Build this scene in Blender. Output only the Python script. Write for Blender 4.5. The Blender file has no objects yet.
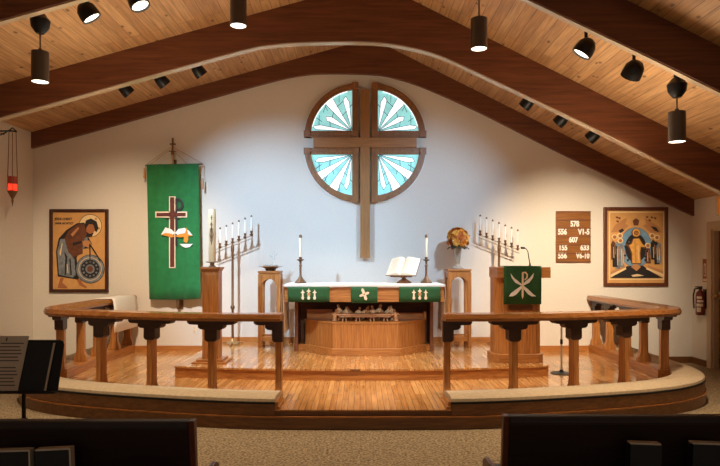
import bpy, bmesh, math, random
from mathutils import Vector, Matrix
random.seed(7)
PI = math.pi
F = 620.0; VX = 360.0; VY = 261.0; EYE = 1.64
scn = bpy.context.scene
C = scn.collection
def X(px, Y): return (px - VX) * Y / F
def Z(py, Y): return EYE - (py - VY) * Y / F
def lin(c):
    c = c / 255.0
    return c / 12.92 if c <= 0.04045 else ((c + 0.055) / 1.055) ** 2.4
def rgb(r, g, b): return (lin(r), lin(g), lin(b), 1.0)

# ------------------------------------------------------------------ materials
def base_mat(name):
    m = bpy.data.materials.new(name); m.use_nodes = True
    nt = m.node_tree
    return m, nt, nt.nodes['Principled BSDF']
def plain(name, col, rough=0.5, metal=0.0, emit=None, es=0.0, noise=0.0, nscale=20.0, bump=0.0, coat=0.0, alpha=1.0, trans=0.0, sheen=0.0):
    m, nt, p = base_mat(name)
    p.inputs['Base Color'].default_value = col
    p.inputs['Roughness'].default_value = rough
    p.inputs['Metallic'].default_value = metal
    p.inputs['Coat Weight'].default_value = coat
    p.inputs['Transmission Weight'].default_value = trans
    p.inputs['Alpha'].default_value = alpha
    p.inputs['Sheen Weight'].default_value = sheen
    if emit:
        p.inputs['Emission Color'].default_value = emit
        p.inputs['Emission Strength'].default_value = es
    if noise or bump:
        tc = nt.nodes.new('ShaderNodeTexCoord')
        n = nt.nodes.new('ShaderNodeTexNoise'); n.inputs['Scale'].default_value = nscale; n.inputs['Detail'].default_value = 6
        nt.links.new(tc.outputs['Object'], n.inputs['Vector'])
        if noise:
            r = nt.nodes.new('ShaderNodeValToRGB')
            a = [max(0, c * (1 - noise)) for c in col[:3]] + [1]; b = [min(1, c * (1 + noise)) for c in col[:3]] + [1]
            r.color_ramp.elements[0].color = a; r.color_ramp.elements[1].color = b
            r.color_ramp.elements[0].position = 0.3; r.color_ramp.elements[1].position = 0.7
            nt.links.new(n.outputs['Fac'], r.inputs['Fac']); nt.links.new(r.outputs['Color'], p.inputs['Base Color'])
            if emit: nt.links.new(r.outputs['Color'], p.inputs['Emission Color'])
        if bump:
            bp = nt.nodes.new('ShaderNodeBump'); bp.inputs['Strength'].default_value = bump; bp.inputs['Distance'].default_value = 0.01
            nt.links.new(n.outputs['Fac'], bp.inputs['Height']); nt.links.new(bp.outputs['Normal'], p.inputs['Normal'])
    return m
def wood(name, c1, c2, axis='Z', rough=0.35, scale=1.0, coat=0.1):
    m, nt, p = base_mat(name)
    tc = nt.nodes.new('ShaderNodeTexCoord'); mp = nt.nodes.new('ShaderNodeMapping')
    s = [24 * scale] * 3; s['XYZ'.index(axis)] = 1.3 * scale
    mp.inputs['Scale'].default_value = s
    nt.links.new(tc.outputs['Object'], mp.inputs['Vector'])
    n = nt.nodes.new('ShaderNodeTexNoise'); n.inputs['Scale'].default_value = 2.2; n.inputs['Detail'].default_value = 8; n.inputs['Distortion'].default_value = 0.6
    nt.links.new(mp.outputs['Vector'], n.inputs['Vector'])
    n2 = nt.nodes.new('ShaderNodeTexNoise'); n2.inputs['Scale'].default_value = 9; n2.inputs['Detail'].default_value = 4
    nt.links.new(mp.outputs['Vector'], n2.inputs['Vector'])
    mx = nt.nodes.new('ShaderNodeMath'); mx.operation = 'MULTIPLY_ADD'; mx.inputs[1].default_value = 0.35
    nt.links.new(n2.outputs['Fac'], mx.inputs[0]); nt.links.new(n.outputs['Fac'], mx.inputs[2])
    r = nt.nodes.new('ShaderNodeValToRGB'); r.color_ramp.elements[0].color = c1; r.color_ramp.elements[1].color = c2
    r.color_ramp.elements[0].position = 0.42; r.color_ramp.elements[1].position = 0.92
    nt.links.new(mx.outputs[0], r.inputs['Fac']); nt.links.new(r.outputs['Color'], p.inputs['Base Color'])
    p.inputs['Roughness'].default_value = rough; p.inputs['Coat Weight'].default_value = coat; p.inputs['Coat Roughness'].default_value = 0.2
    return m
def planks(name, c1, c2, seam, length, width, rough, coat, knots=False, warm=1.0):
    m, nt, p = base_mat(name)
    tc = nt.nodes.new('ShaderNodeTexCoord'); sp = nt.nodes.new('ShaderNodeSeparateXYZ'); cb = nt.nodes.new('ShaderNodeCombineXYZ')
    nt.links.new(tc.outputs['Object'], sp.inputs[0]); nt.links.new(sp.outputs['Y'], cb.inputs['X']); nt.links.new(sp.outputs['X'], cb.inputs['Y'])
    br = nt.nodes.new('ShaderNodeTexBrick')
    br.inputs['Scale'].default_value = 1.0; br.inputs['Brick Width'].default_value = length; br.inputs['Row Height'].default_value = width
    br.inputs['Mortar Size'].default_value = 0.0022 if not knots else 0.0025; br.inputs['Color1'].default_value = c1; br.inputs['Color2'].default_value = c2; br.inputs['Mortar'].default_value = seam
    br.offset = 0.37; br.offset_frequency = 3; br.inputs['Bias'].default_value = 0.0
    nt.links.new(cb.outputs[0], br.inputs['Vector'])
    mp = nt.nodes.new('ShaderNodeMapping'); mp.inputs['Scale'].default_value = (18, 1.2, 18); nt.links.new(tc.outputs['Object'], mp.inputs['Vector'])
    n = nt.nodes.new('ShaderNodeTexNoise'); n.inputs['Scale'].default_value = 2.0; n.inputs['Detail'].default_value = 8
    nt.links.new(mp.outputs['Vector'], n.inputs['Vector'])
    rr = nt.nodes.new('ShaderNodeMapRange'); rr.inputs['From Min'].default_value = 0.3; rr.inputs['From Max'].default_value = 0.7; rr.inputs['To Min'].default_value = 0.72; rr.inputs['To Max'].default_value = 1.18
    nt.links.new(n.outputs['Fac'], rr.inputs['Value'])
    mul = nt.nodes.new('ShaderNodeVectorMath'); mul.operation = 'SCALE'
    nt.links.new(br.outputs['Color'], mul.inputs[0]); nt.links.new(rr.outputs['Result'], mul.inputs['Scale'])
    out = mul.outputs[0]
    if knots:
        v = nt.nodes.new('ShaderNodeTexVoronoi'); v.inputs['Scale'].default_value = 1.0; v.inputs['Randomness'].default_value = 1.0
        mp2 = nt.nodes.new('ShaderNodeMapping'); mp2.inputs['Scale'].default_value = (6.5, 3.4, 0.01); nt.links.new(tc.outputs['Object'], mp2.inputs['Vector'])
        nt.links.new(mp2.outputs['Vector'], v.inputs['Vector'])
        kr = nt.nodes.new('ShaderNodeMapRange'); kr.inputs['From Min'].default_value = 0.06; kr.inputs['From Max'].default_value = 0.15; kr.inputs['To Min'].default_value = 0.3; kr.inputs['To Max'].default_value = 1.0
        nt.links.new(v.outputs['Distance'], kr.inputs['Value'])
        m2 = nt.nodes.new('ShaderNodeVectorMath'); m2.operation = 'SCALE'
        nt.links.new(out, m2.inputs[0]); nt.links.new(kr.outputs['Result'], m2.inputs['Scale']); out = m2.outputs[0]
    nt.links.new(out, p.inputs['Base Color'])
    p.inputs['Roughness'].default_value = rough; p.inputs['Coat Weight'].default_value = coat; p.inputs['Coat Roughness'].default_value = 0.12
    return m
def carpet_mat():
    m, nt, p = base_mat('speckled_carpet')
    tc = nt.nodes.new('ShaderNodeTexCoord')
    n = nt.nodes.new('ShaderNodeTexNoise'); n.inputs['Scale'].default_value = 48; n.inputs['Detail'].default_value = 3
    n2 = nt.nodes.new('ShaderNodeTexVoronoi'); n2.inputs['Scale'].default_value = 60
    nt.links.new(tc.outputs['Object'], n.inputs['Vector']); nt.links.new(tc.outputs['Object'], n2.inputs['Vector'])
    a = nt.nodes.new('ShaderNodeMath'); a.operation = 'MULTIPLY_ADD'; a.inputs[1].default_value = 0.25
    nt.links.new(n2.outputs['Color'], a.inputs[0]); nt.links.new(n.outputs['Fac'], a.inputs[2])
    r = nt.nodes.new('ShaderNodeValToRGB'); r.color_ramp.elements[0].color = rgb(92, 75, 54); r.color_ramp.elements[1].color = rgb(188, 164, 126)
    r.color_ramp.elements[0].position = 0.42; r.color_ramp.elements[1].position = 0.85
    nt.links.new(a.outputs[0], r.inputs['Fac']); nt.links.new(r.outputs['Color'], p.inputs['Base Color'])
    b = nt.nodes.new('ShaderNodeBump'); b.inputs['Strength'].default_value = 0.6; b.inputs['Distance'].default_value = 0.01
    nt.links.new(a.outputs[0], b.inputs['Height']); nt.links.new(b.outputs['Normal'], p.inputs['Normal'])
    p.inputs['Roughness'].default_value = 0.95
    return m
OAK1, OAK2 = rgb(140, 82, 36), rgb(204, 138, 72)
M = {}
for ax in 'XYZ':
    M['oak' + ax] = wood('honey_oak_' + ax.lower(), OAK1, OAK2, ax)
    M['doak' + ax] = wood('brown_oak_' + ax.lower(), rgb(78, 44, 20), rgb(128, 80, 40), ax)
    M['walnut' + ax] = wood('dark_glulam_' + ax.lower(), rgb(66, 30, 15), rgb(112, 58, 32), ax, rough=0.45)
M['railtop'] = wood('varnished_rail', rgb(128, 74, 32), rgb(180, 116, 60), 'X', rough=0.25, coat=0.3)
M['bracket'] = wood('dark_corbel', rgb(44, 24, 14), rgb(74, 42, 24), 'X', rough=0.5)
M['recess'] = wood('dark_recess', rgb(96, 52, 30), rgb(130, 78, 46), 'X', rough=0.5)
M['beam'] = wood('laminated_beam', rgb(84, 42, 24), rgb(126, 72, 42), 'X', rough=0.42, scale=0.5)
M['sheen_strip'] = plain('painted_sheen', rgb(208, 188, 160), 0.25, 0.35)  # pale colour painted for the bright wall's reflection in the arch undersides
M['ceil'] = planks('knotty_pine_boards', rgb(204, 160, 112), rgb(182, 136, 90), rgb(112, 76, 46), 3.8, 0.112, 0.55, 0.0, knots=True)
M['floor'] = planks('oak_strip_floor', rgb(218, 162, 98), rgb(186, 128, 70), rgb(120, 76, 38), 0.75, 0.06, 0.2, 0.5)
M['riser'] = wood('oak_riser', rgb(150, 88, 38), rgb(206, 138, 72), 'X', rough=0.3, scale=0.7)
M['front_wood'] = wood('brown_stained_base', rgb(92, 56, 26), rgb(138, 92, 48), 'X', rough=0.4, scale=0.7)
M['carpet'] = carpet_mat()
M['wall'] = plain('painted_wall', rgb(226, 216, 202), 0.85, noise=0.03, nscale=40, bump=0.12)
M['basewood'] = wood('baseboard_oak', rgb(160, 98, 44), rgb(200, 132, 68), 'X', rough=0.4)
M['basedark'] = wood('baseboard_brown', rgb(96, 58, 30), rgb(130, 84, 46), 'Y', rough=0.4)
M['black'] = plain('black_enamel', rgb(18, 17, 17), 0.45)
M['blackmatte'] = plain('black_matte', rgb(22, 21, 21), 0.7)
M['canmetal'] = plain('bronze_can', rgb(100, 86, 74), 0.35, 0.4)
M['lamp'] = plain('lit_lens', rgb(255, 250, 235), 0.4, emit=rgb(255, 244, 222), es=2.5)
M['brass'] = plain('brushed_brass', rgb(176, 138, 90), 0.35, 0.4)
M['dbrass'] = plain('aged_brass', rgb(118, 84, 56), 0.4, 0.35)
M['silver'] = plain('satin_silver', rgb(186, 174, 156), 0.3, 0.4)
M['wax'] = plain('ivory_wax', rgb(240, 226, 200), 0.5)
M['white_wax'] = plain('white_wax', rgb(240, 236, 226), 0.5)
M['linen'] = plain('white_linen', rgb(240, 236, 228), 0.9, noise=0.03, nscale=60)
M['green'] = plain('green_banner_cloth', rgb(28, 116, 60), 0.85, noise=0.16, nscale=9, sheen=0.2)
M['dgreen'] = plain('green_parament', rgb(40, 86, 46), 0.9, noise=0.14, nscale=60)
M['cream'] = plain('cream_thread', rgb(238, 216, 184), 0.8)
M['tan'] = plain('tan_thread', rgb(192, 138, 84), 0.8)
M['orange'] = plain('orange_applique', rgb(218, 142, 44), 0.8)
M['crossbrown'] = plain('brown_applique', rgb(96, 42, 28), 0.8)
M['cushion'] = plain('beige_cushion', rgb(194, 172, 140), 0.9, noise=0.12, nscale=30, bump=.15)
M['gold'] = plain('icon_gold', rgb(214, 158, 92), 0.6, noise=0.08, nscale=12)
M['cream_line'] = plain('icon_cream', rgb(238, 206, 152), 0.6)
M['dark_paint'] = plain('icon_dark', rgb(34, 28, 28), 0.6)
M['brown_paint'] = plain('icon_brown', rgb(104, 58, 34), 0.6, noise=0.3, nscale=18)
M['grey_paint'] = plain('icon_grey', rgb(122, 128, 134), 0.6, noise=0.35, nscale=18)
M['blue_paint'] = plain('icon_blue', rgb(112, 150, 178), 0.6, noise=0.15, nscale=12)
M['robe_gold'] = plain('icon_robe', rgb(222, 160, 70), 0.6, noise=0.16, nscale=20)
M['skin_paint'] = plain('icon_skin', rgb(170, 104, 60), 0.6)
M['tan_paint'] = plain('icon_tan', rgb(190, 130, 78), 0.6)
M['frame'] = wood('dark_frame', rgb(48, 22, 14), rgb(78, 38, 24), 'Z', rough=0.4)
M['frame2'] = wood('reddish_frame', rgb(78, 38, 18), rgb(112, 60, 30), 'Z', rough=0.4)
M['winframe'] = wood('window_oak', rgb(122, 78, 42), rgb(170, 116, 68), 'Z', rough=0.4)
M['winsill'] = plain('white_reveal', rgb(230, 226, 218), 0.7)
M['crosswood'] = wood('cross_oak', rgb(140, 92, 46), rgb(176, 122, 68), 'Z', rough=0.45)
M['crosswoodX'] = wood('cross_oak_arm', rgb(140, 92, 46), rgb(176, 122, 68), 'X', rough=0.45)
M['glassT'] = plain('turquoise_glass', rgb(140, 206, 206), 0.25, emit=rgb(150, 212, 212), es=0.75, noise=0.2, nscale=7)
M['glassW'] = plain('white_glass', rgb(240, 246, 250), 0.25, emit=rgb(240, 246, 250), es=1.0)
M['glassB'] = plain('amber_glass', rgb(206, 176, 140), 0.25, emit=rgb(206, 176, 140), es=0.5)
M['lead'] = plain('lead_came', rgb(52, 60, 62), 0.5, 0.3)
M['red'] = plain('red_votive_glass', rgb(230, 50, 30), 0.2, emit=rgb(255, 50, 30), es=1.6)
M['redglass'] = plain('dark_red_glass', rgb(120, 34, 18), 0.2, emit=rgb(150, 40, 14), es=0.25)
M['ext'] = plain('red_extinguisher', rgb(108, 36, 22), 0.35)
M['label'] = plain('paper_label', rgb(226, 206, 176), 0.7)
M['signorange'] = plain('orange_sign', rgb(212, 120, 50), 0.6, emit=rgb(212, 120, 50), es=0.3)
M['signbrown'] = plain('red_sign', rgb(156, 84, 44), 0.6)
M['paper'] = plain('paper', rgb(240, 228, 204), 0.8)
M['greysheet'] = plain('grey_sheet', rgb(212, 194, 172), 0.85)  # one even greyish paper tone, also used for the open book's text lines
M['ink'] = plain('ink', rgb(96, 84, 76), 0.8)
M['petal'] = plain('orange_petal', rgb(226, 142, 44), 0.7, noise=0.25, nscale=30)
M['petal2'] = plain('rust_petal', rgb(184, 100, 34), 0.7, noise=0.25, nscale=30)
M['petal3'] = plain('golden_petal', rgb(240, 178, 80), 0.7, noise=0.2, nscale=30)
M['leaf'] = plain('dark_leaf', rgb(58, 48, 26), 0.6)
M['figure'] = plain('carved_figure', rgb(232, 200, 160), 0.6, noise=0.3, nscale=40)
M['figure2'] = plain('carved_figure_dark', rgb(176, 128, 88), 0.6, noise=0.3, nscale=40)
M['pew'] = wood('dark_pew', rgb(30, 16, 12), rgb(46, 25, 18), 'X', rough=0.5, coat=0.0)
M['pewedge'] = wood('pew_edge', rgb(70, 32, 18), rgb(110, 54, 30), 'Z', rough=0.4)
M['bookcover'] = plain('black_cover', rgb(24, 24, 26), 0.6)
M['pages'] = plain('grey_pages', rgb(200, 184, 162), 0.8)
M['door'] = wood('door_wood', rgb(120, 70, 34), rgb(160, 100, 54), 'Z', rough=0.4)
M['casing'] = plain('taupe_casing', rgb(196, 172, 140), 0.6)
M['plate'] = plain('ivory_plate', rgb(232, 222, 204), 0.5)
M['clear'] = plain('clear_glass', rgb(240, 248, 252), 0.05, trans=0.9, alpha=0.6)
M['rod'] = plain('grey_rod', rgb(120, 110, 100), 0.35, 0.6)
M['chrome'] = plain('chrome', rgb(210, 200, 186), 0.2, 0.9)

# ------------------------------------------------------------------ mesh builder
class MB:
    def __init__(s): s.bm = bmesh.new(); s.mi = 0
    def m(s, i): s.mi = i; return s
    def _face(s, vs):
        try:
            f = s.bm.faces.new(vs); f.material_index = s.mi; return f
        except ValueError: return None
    def box(s, x0, x1, y0, y1, z0, z1):
        v = [s.bm.verts.new((x, y, z)) for z in (z0, z1) for y in (y0, y1) for x in (x0, x1)]
        for q in ((0, 2, 3, 1), (4, 5, 7, 6), (0, 1, 5, 4), (2, 6, 7, 3), (0, 4, 6, 2), (1, 3, 7, 5)): s._face([v[i] for i in q])
        return s
    def prism(s, poly, fn, d0, d1):
        """poly: 2D points; fn(u, v, d) -> 3D"""
        a = [s.bm.verts.new(fn(u, v, d0)) for u, v in poly]; b = [s.bm.verts.new(fn(u, v, d1)) for u, v in poly]
        n = len(poly)
        fs = [s._face(a[::-1]), s._face(b)]
        for i in range(n): s._face([a[i], a[(i + 1) % n], b[(i + 1) % n], b[i]])
        return s
    def xz(s, poly, y0, y1):
        return s.prism(poly, lambda u, v, d: (u, d, v), y0, y1)
    def xy(s, poly, z0, z1):
        return s.prism(poly, lambda u, v, d: (u, v, d), z0, z1)
    def yz(s, poly, x0, x1):
        return s.prism(poly, lambda u, v, d: (d, u, v), x0, x1)
    def lathe(s, prof, c=(0, 0, 0), n=16, axis=None, sx=1, sy=1):
        rot = Matrix.Identity(3)
        if axis is not None: rot = Vector((0, 0, 1)).rotation_difference(Vector(axis).normalized()).to_matrix()
        c = Vector(c); rings = []
        for r, z in prof:
            if r < 1e-5: rings.append([s.bm.verts.new(c + rot @ Vector((0, 0, z)))])
            else: rings.append([s.bm.verts.new(c + rot @ Vector((r * sx * math.cos(2 * PI * k / n), r * sy * math.sin(2 * PI * k / n), z))) for k in range(n)])
        for a, b in zip(rings, rings[1:]):
            for k in range(n):
                k2 = (k + 1) % n
                if len(a) == 1 and len(b) == 1: continue
                if len(a) == 1: s._face([a[0], b[k2], b[k]][::-1] if False else [a[0], b[k2], b[k]])
                elif len(b) == 1: s._face([a[k], a[k2], b[0]])
                else: s._face([a[k], a[k2], b[k2], b[k]])
        if len(rings[0]) > 1: s._face(rings[0][::-1])
        if len(rings[-1]) > 1: s._face(rings[-1])
        return s
    def cyl(s, p0, p1, r0, r1=None, n=12):
        p0, p1 = Vector(p0), Vector(p1); d = p1 - p0
        return s.lathe([(r0, 0), (r0 if r1 is None else r1, d.length)], p0, n, d)
    def tube(s, pts, r, n=8):
        pts = [Vector(p) for p in pts]; rings = []
        prev = None
        for i, p in enumerate(pts):
            t = (pts[min(i + 1, len(pts) - 1)] - pts[max(i - 1, 0)]).normalized()
            if prev is None:
                u = t.orthogonal().normalized()
            else:
                u = (prev - t * prev.dot(t)).normalized()
            prev = u; w = t.cross(u)
            rr = r[i] if isinstance(r, (list, tuple)) else r
            rings.append([s.bm.verts.new(p + u * rr * math.cos(2 * PI * k / n) + w * rr * math.sin(2 * PI * k / n)) for k in range(n)])
        for a, b in zip(rings, rings[1:]):
            for k in range(n): s._face([a[k], a[(k + 1) % n], b[(k + 1) % n], b[k]])
        s._face(rings[0][::-1]); s._face(rings[-1])
        return s
    def ball(s, c, r, n=12, sx=1, sy=1, sz=1):
        k = max(4, n // 2)
        prof = [(r * math.sin(PI * i / k) if 0 < i < k else 0, -r * sz * math.cos(PI * i / k)) for i in range(k + 1)]
        return s.lathe(prof, c, n, None, sx, sy)
    def sweep(s, path, prof, close=True):
        """path: list of (x,y); prof: list of (u,z), u along the left normal"""
        rings = []
        for i, (x, y) in enumerate(path):
            a = Vector(path[max(i - 1, 0)]); b = Vector(path[min(i + 1, len(path) - 1)])
            t = (b - a).normalized(); nrm = Vector((-t.y, t.x))
            rings.append([s.bm.verts.new((x + nrm.x * u, y + nrm.y * u, z)) for u, z in prof])
        n = len(prof)
        for a, b in zip(rings, rings[1:]):
            for k in range(n): s._face([a[k], a[(k + 1) % n], b[(k + 1) % n], b[k]])
        s._face(rings[0][::-1]); s._face(rings[-1])
        return s
    def text(s, body, x, z, size, y, align='LEFT', depth=0.002, bold=0.0, sx=1.0):
        cu = bpy.data.curves.new('lettering', 'FONT'); cu.body = body; cu.size = size; cu.align_x = align; cu.extrude = depth; cu.offset = bold
        cu.resolution_u = 3
        o = bpy.data.objects.new('lettering', cu); C.objects.link(o)
        dg = bpy.context.evaluated_depsgraph_get(); me = o.evaluated_get(dg).to_mesh()
        vs = [s.bm.verts.new((x + v.co.x * sx, y - v.co.z, z + v.co.y)) for v in me.vertices]
        for p in me.polygons: s._face([vs[i] for i in p.vertices])
        o.evaluated_get(dg).to_mesh_clear(); bpy.data.objects.remove(o); bpy.data.curves.remove(cu)
        return s
    def build(s, name, mats, parent=None, smooth=False, bevel=0.0, loc=None, solid=0.0, subsurf=0):
        if not isinstance(mats, (list, tuple)): mats = [mats]
        bmesh.ops.recalc_face_normals(s.bm, faces=s.bm.faces[:])
        me = bpy.data.meshes.new(name); s.bm.to_mesh(me); s.bm.free()
        for mt in mats: me.materials.append(mt)
        o = bpy.data.objects.new(name, me); C.objects.link(o)
        if parent is not None: o.parent = parent
        if loc is not None: o.location = loc
        if smooth:
            for p in me.polygons: p.use_smooth = True
            me.set_sharp_from_angle(angle=math.radians(42))
        if solid:
            sm = o.modifiers.new('Solidify', 'SOLIDIFY'); sm.thickness = solid; sm.offset = 0
        if subsurf:
            sb = o.modifiers.new('Subdivision', 'SUBSURF'); sb.levels = sb.render_levels = subsurf
        if bevel:
            b = o.modifiers.new('Bevel', 'BEVEL'); b.width = bevel; b.segments = 2; b.limit_method = 'ANGLE'
        return o
def tag(o, label, cat, group=None, kind=None):
    o['label'] = label; o['category'] = cat
    if group: o['group'] = group
    if kind: o['kind'] = kind
    return o
def thing(name, label, cat, loc=(0, 0, 0), group=None, rz=0.0):
    o = bpy.data.objects.new(name, None); C.objects.link(o); o.location = loc; o.rotation_euler.z = rz
    o.empty_display_size = 0.1
    return tag(o, label, cat, group)
def struct(name, mb, mats, parent=None, **k):
    o = mb.build(name, mats, parent, **k)
    if parent is None: o['kind'] = 'structure'
    return o
def dup(root, loc, label, group=None, rz=None):
    r = root.copy(); C.objects.link(r); r.location = loc
    if rz is not None: r.rotation_euler.z = rz
    r['label'] = label
    if group: r['group'] = group
    for ch in list(root.children):
        c = ch.copy(); C.objects.link(c); c.parent = r
        for g in list(ch.children):
            d = g.copy(); C.objects.link(d); d.parent = c
    return r
def spline(pts, n=10):
    out = []
    P = [Vector(p) for p in pts]
    for i in range(len(P) - 1):
        p0 = P[i - 1] if i else P[0] * 2 - P[1]; p1, p2 = P[i], P[i + 1]
        p3 = P[i + 2] if i + 2 < len(P) else P[-1] * 2 - P[-2]
        for k in range(n):
            t = k / n
            out.append(tuple(0.5 * ((2 * p1) + (p2 - p0) * t + (2 * p0 - 5 * p1 + 4 * p2 - p3) * t * t + (3 * p1 - p0 - 3 * p2 + p3) * t ** 3)))
    out.append(tuple(P[-1])); return out
def offset(path, d):
    out = []
    for i, p in enumerate(path):
        a = Vector(path[max(i - 1, 0)]); b = Vector(path[min(i + 1, len(path) - 1)])
        t = (b - a).normalized(); out.append((p[0] - t.y * d, p[1] + t.x * d))
    return out

# ------------------------------------------------------------------ setting
YB = 10.0; XL, XR = -5.27, 5.355; YF = -2.5
RX, RZ = 0.177, 5.21
def roof(x): return RZ - 0.277 * (RX - x) if x < RX else RZ - 0.5 * (x - RX)
ZD, ZP = 0.33, 0.19          # dais and platform floor heights
CX = 0.03
struct('floor', MB().box(XL - .2, XR + .2, YF, YB + .2, -0.15, 0), M['carpet'])
WIN = [(-1, 1), (1, 1), (-1, -1), (1, -1)]
struct('wall_back', MB().xz([(XL - .2, -.1), (XR + .2, -.1), (XR + .2, roof(XR + .2)), (RX, RZ), (XL - .2, roof(XL - .2))], YB, YB + .2), M['wall'])
struct('wall_left', MB().box(XL - .2, XL, YF, YB, 0, roof(XL)), M['wall'])
DY0, DY1, DH = 8.5, 9.44, 2.14
mb = MB(); mb.box(XR, XR + .2, DY1, YB, 0, roof(XR)); mb.box(XR, XR + .2, DY0, DY1, DH, roof(XR)); mb.box(XR, XR + .2, YF, DY0, 0, roof(XR))
struct('wall_right', mb, M['wall'])
mb = MB()
def slope(xa, xb):
    mb.xz([(xa, roof(xa)), (xb, roof(xb)), (xb, roof(xb) + .12), (xa, roof(xa) + .12)], YF, YB + .2)
slope(XL - .2, RX); slope(RX, XR + .2)
struct('ceiling', mb, M['ceil'])
# door in the right wall
d = bpy.data.objects.new('door_1', None); C.objects.link(d); d.location = (XR + .08, DY0, 0); d['kind'] = 'structure'
mb = MB().box(0, .05, .045, DY1 - DY0 - .045, .01, DH - .045)
for (a, b) in ((.15, .95), (1.08, 1.95)): mb.box(-.012, .0, .18, DY1 - DY0 - .18, a, b)
mb.build('door_leaf', M['door'], d, bevel=.006)
mb = MB(); W = DY1 - DY0
mb.box(-.08, .1, 0, .045, 0, DH); mb.box(-.08, .1, W - .045, W, 0, DH); mb.box(-.08, .1, .045, W - .045, DH - .045, DH)
mb.box(-.105, -.08, -.1, .02, 0, DH + .1); mb.box(-.105, -.08, W - .02, W + .1, 0, DH + .1); mb.box(-.105, -.08, .02, W - .02, DH - .02, DH + .1)
mb.build('door_frame', M['casing'], d, bevel=.006)
MB().cyl((0, W - .13, 1.12), (-.02, W - .13, 1.12), .075).cyl((-.02, W - .13, 1.12), (-.07, W - .13, 1.12), .02).ball((-.09, W - .13, 1.12), .042).build('door_knob', M['brass'], d, smooth=True)

# arched beams
NEAR = [(-4.587, 3.475), (-3.06, 3.90), (-1.53, 4.325), (-1.1, 4.405), (-.765, 4.432), (-.166, 4.445), (.25, 4.43), (.62, 4.375), (1.02, 4.265), (1.53, 4.035), (2.61, 3.52), (3.695, 2.985), (4.587, 2.545)]
BACK = [(-5.2, 3.467), (-3.5, 3.94), (-1.906, 4.385), (-1.4, 4.52), (-1.0, 4.605), (-.588, 4.645), (.207, 4.63), (.6, 4.56), (1.064, 4.404), (1.906, 4.03), (3.305, 3.33), (5.275, 2.40)]
def beam(n, prof, y0, y1, sheen_strip):
    pts = list(prof)
    a, b = pts[0], pts[1]; sl = (b[1] - a[1]) / (b[0] - a[0]); pts = [(XL, a[1] + sl * (XL - a[0]))] + pts[(0 if a[0] > XL + .1 else 1):]
    a, b = pts[-2], pts[-1]; sl = (b[1] - a[1]) / (b[0] - a[0]); pts = pts[:(None if b[0] < XR - .1 else -1)] + [(XR, b[1] + sl * (XR - b[0]))]
    pts = spline(pts, 6)
    mb = MB()
    xs = [p[0] for p in pts]
    top = [(x, roof(x) + .0) for x in xs]
    for i in range(len(pts) - 1):
        seg = [pts[i], pts[i + 1], top[i + 1], top[i]]
        if pts[i][0] < RX < pts[i + 1][0]: seg = [pts[i], pts[i + 1], top[i + 1], (RX, RZ), top[i]]
        mb.xz(seg, y0, y1)
    bmesh.ops.remove_doubles(mb.bm, verts=mb.bm.verts[:], dist=1e-5)
    # drop the inner faces between segments
    seen = {}
    for f in list(mb.bm.faces):
        k = tuple(sorted(v.index for v in f.verts)) if False else tuple(sorted((round(v.co.x, 4), round(v.co.y, 4), round(v.co.z, 4)) for v in f.verts))
        seen.setdefault(k, []).append(f)
    dele = [f for fs in seen.values() if len(fs) > 1 for f in fs]
    inner = [f for f in mb.bm.faces if abs(f.normal.x) > .999 and XL + .01 < f.verts[0].co.x < XR - .01]
    bmesh.ops.delete(mb.bm, geom=list(set(dele + inner)), context='FACES')
    o = struct('trim_%d' % n, mb, M['beam'])
    if sheen_strip:
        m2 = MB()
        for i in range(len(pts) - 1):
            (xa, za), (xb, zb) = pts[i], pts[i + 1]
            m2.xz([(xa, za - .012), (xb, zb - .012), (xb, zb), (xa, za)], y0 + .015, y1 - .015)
        m2.build('underside_sheen', M['sheen_strip'], o)  # thin layer standing in for light reflected under the beam
beam(1, BACK, 9.93, 10.0, False)
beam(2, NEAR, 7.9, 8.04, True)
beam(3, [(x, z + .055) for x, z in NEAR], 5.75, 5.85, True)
# platform outline
half = [(0, 6.05), (1.1, 6.08), (2.1, 6.27), (3.0, 6.53), (3.58, 6.82), (3.95, 7.2), (4.13, 7.66), (4.17, 8.2), (4.17, 10.0)]
OUT_R = spline(half, 8)                                   # centre to the back wall on the right
OUT = [(-x, y) for x, y in OUT_R[::-1]] + OUT_R[1:]
OUT = [(x + CX, y) for x, y in OUT]
OUT_L = [(-x + CX, y) for x, y in OUT_R]; OUT_R = [(x + CX, y) for x, y in OUT_R]
def slab(name, path, z0, z1, mats):
    return struct(name, MB().xy(path, z0, z1), mats)
low = offset(OUT, -.035); low[0] = (low[0][0], 10.0); low[-1] = (low[-1][0], 10.0)
slab('floor_platform_step', low, 0, .115, M['front_wood'])
slab('trim_4', offset(low, -.012), .115, .128, M['railtop'])
slab('floor_platform_base', OUT, .128, .178, M['front_wood'])
slab('floor_platform', offset(OUT, -.015), .178, ZP, M['floor'])
dfront = spline([(-2.31, 7.74), (-1.5, 7.60), (-.7, 7.535), (.03, 7.52), (.8, 7.54), (1.5, 7.62), (2.37, 7.80)], 6)
slab('floor_dais_base', dfront + [(2.37, 10), (-2.31, 10)], ZP, ZD - .022, M['riser'])
slab('floor_dais', offset(dfront, -.018) + [(2.385, 10), (-2.325, 10)], ZD - .022, ZD, M['floor'])
# baseboards
struct('baseboard_back', MB().box(-2.325, 2.385, 9.982, 10, ZD, ZD + .085).box(-3.66, -2.325, 9.982, 10, ZP, ZP + .085).box(2.385, 3.72, 9.982, 10, ZP, ZP + .085), M['basewood'])
struct('baseboard_right', MB().box(4.25, XR, 9.98, 10, 0, .1).box(XR - .018, XR, 9.56, 9.98, 0, .1).box(XR - .018, XR, YF, 8.38, 0, .1), M['basedark'])
struct('baseboard_left', MB().box(XL, -4.19, 9.98, 10, 0, .1).box(XL, XL + .018, YF, 9.98, 0, .1), M['basedark'])

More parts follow.
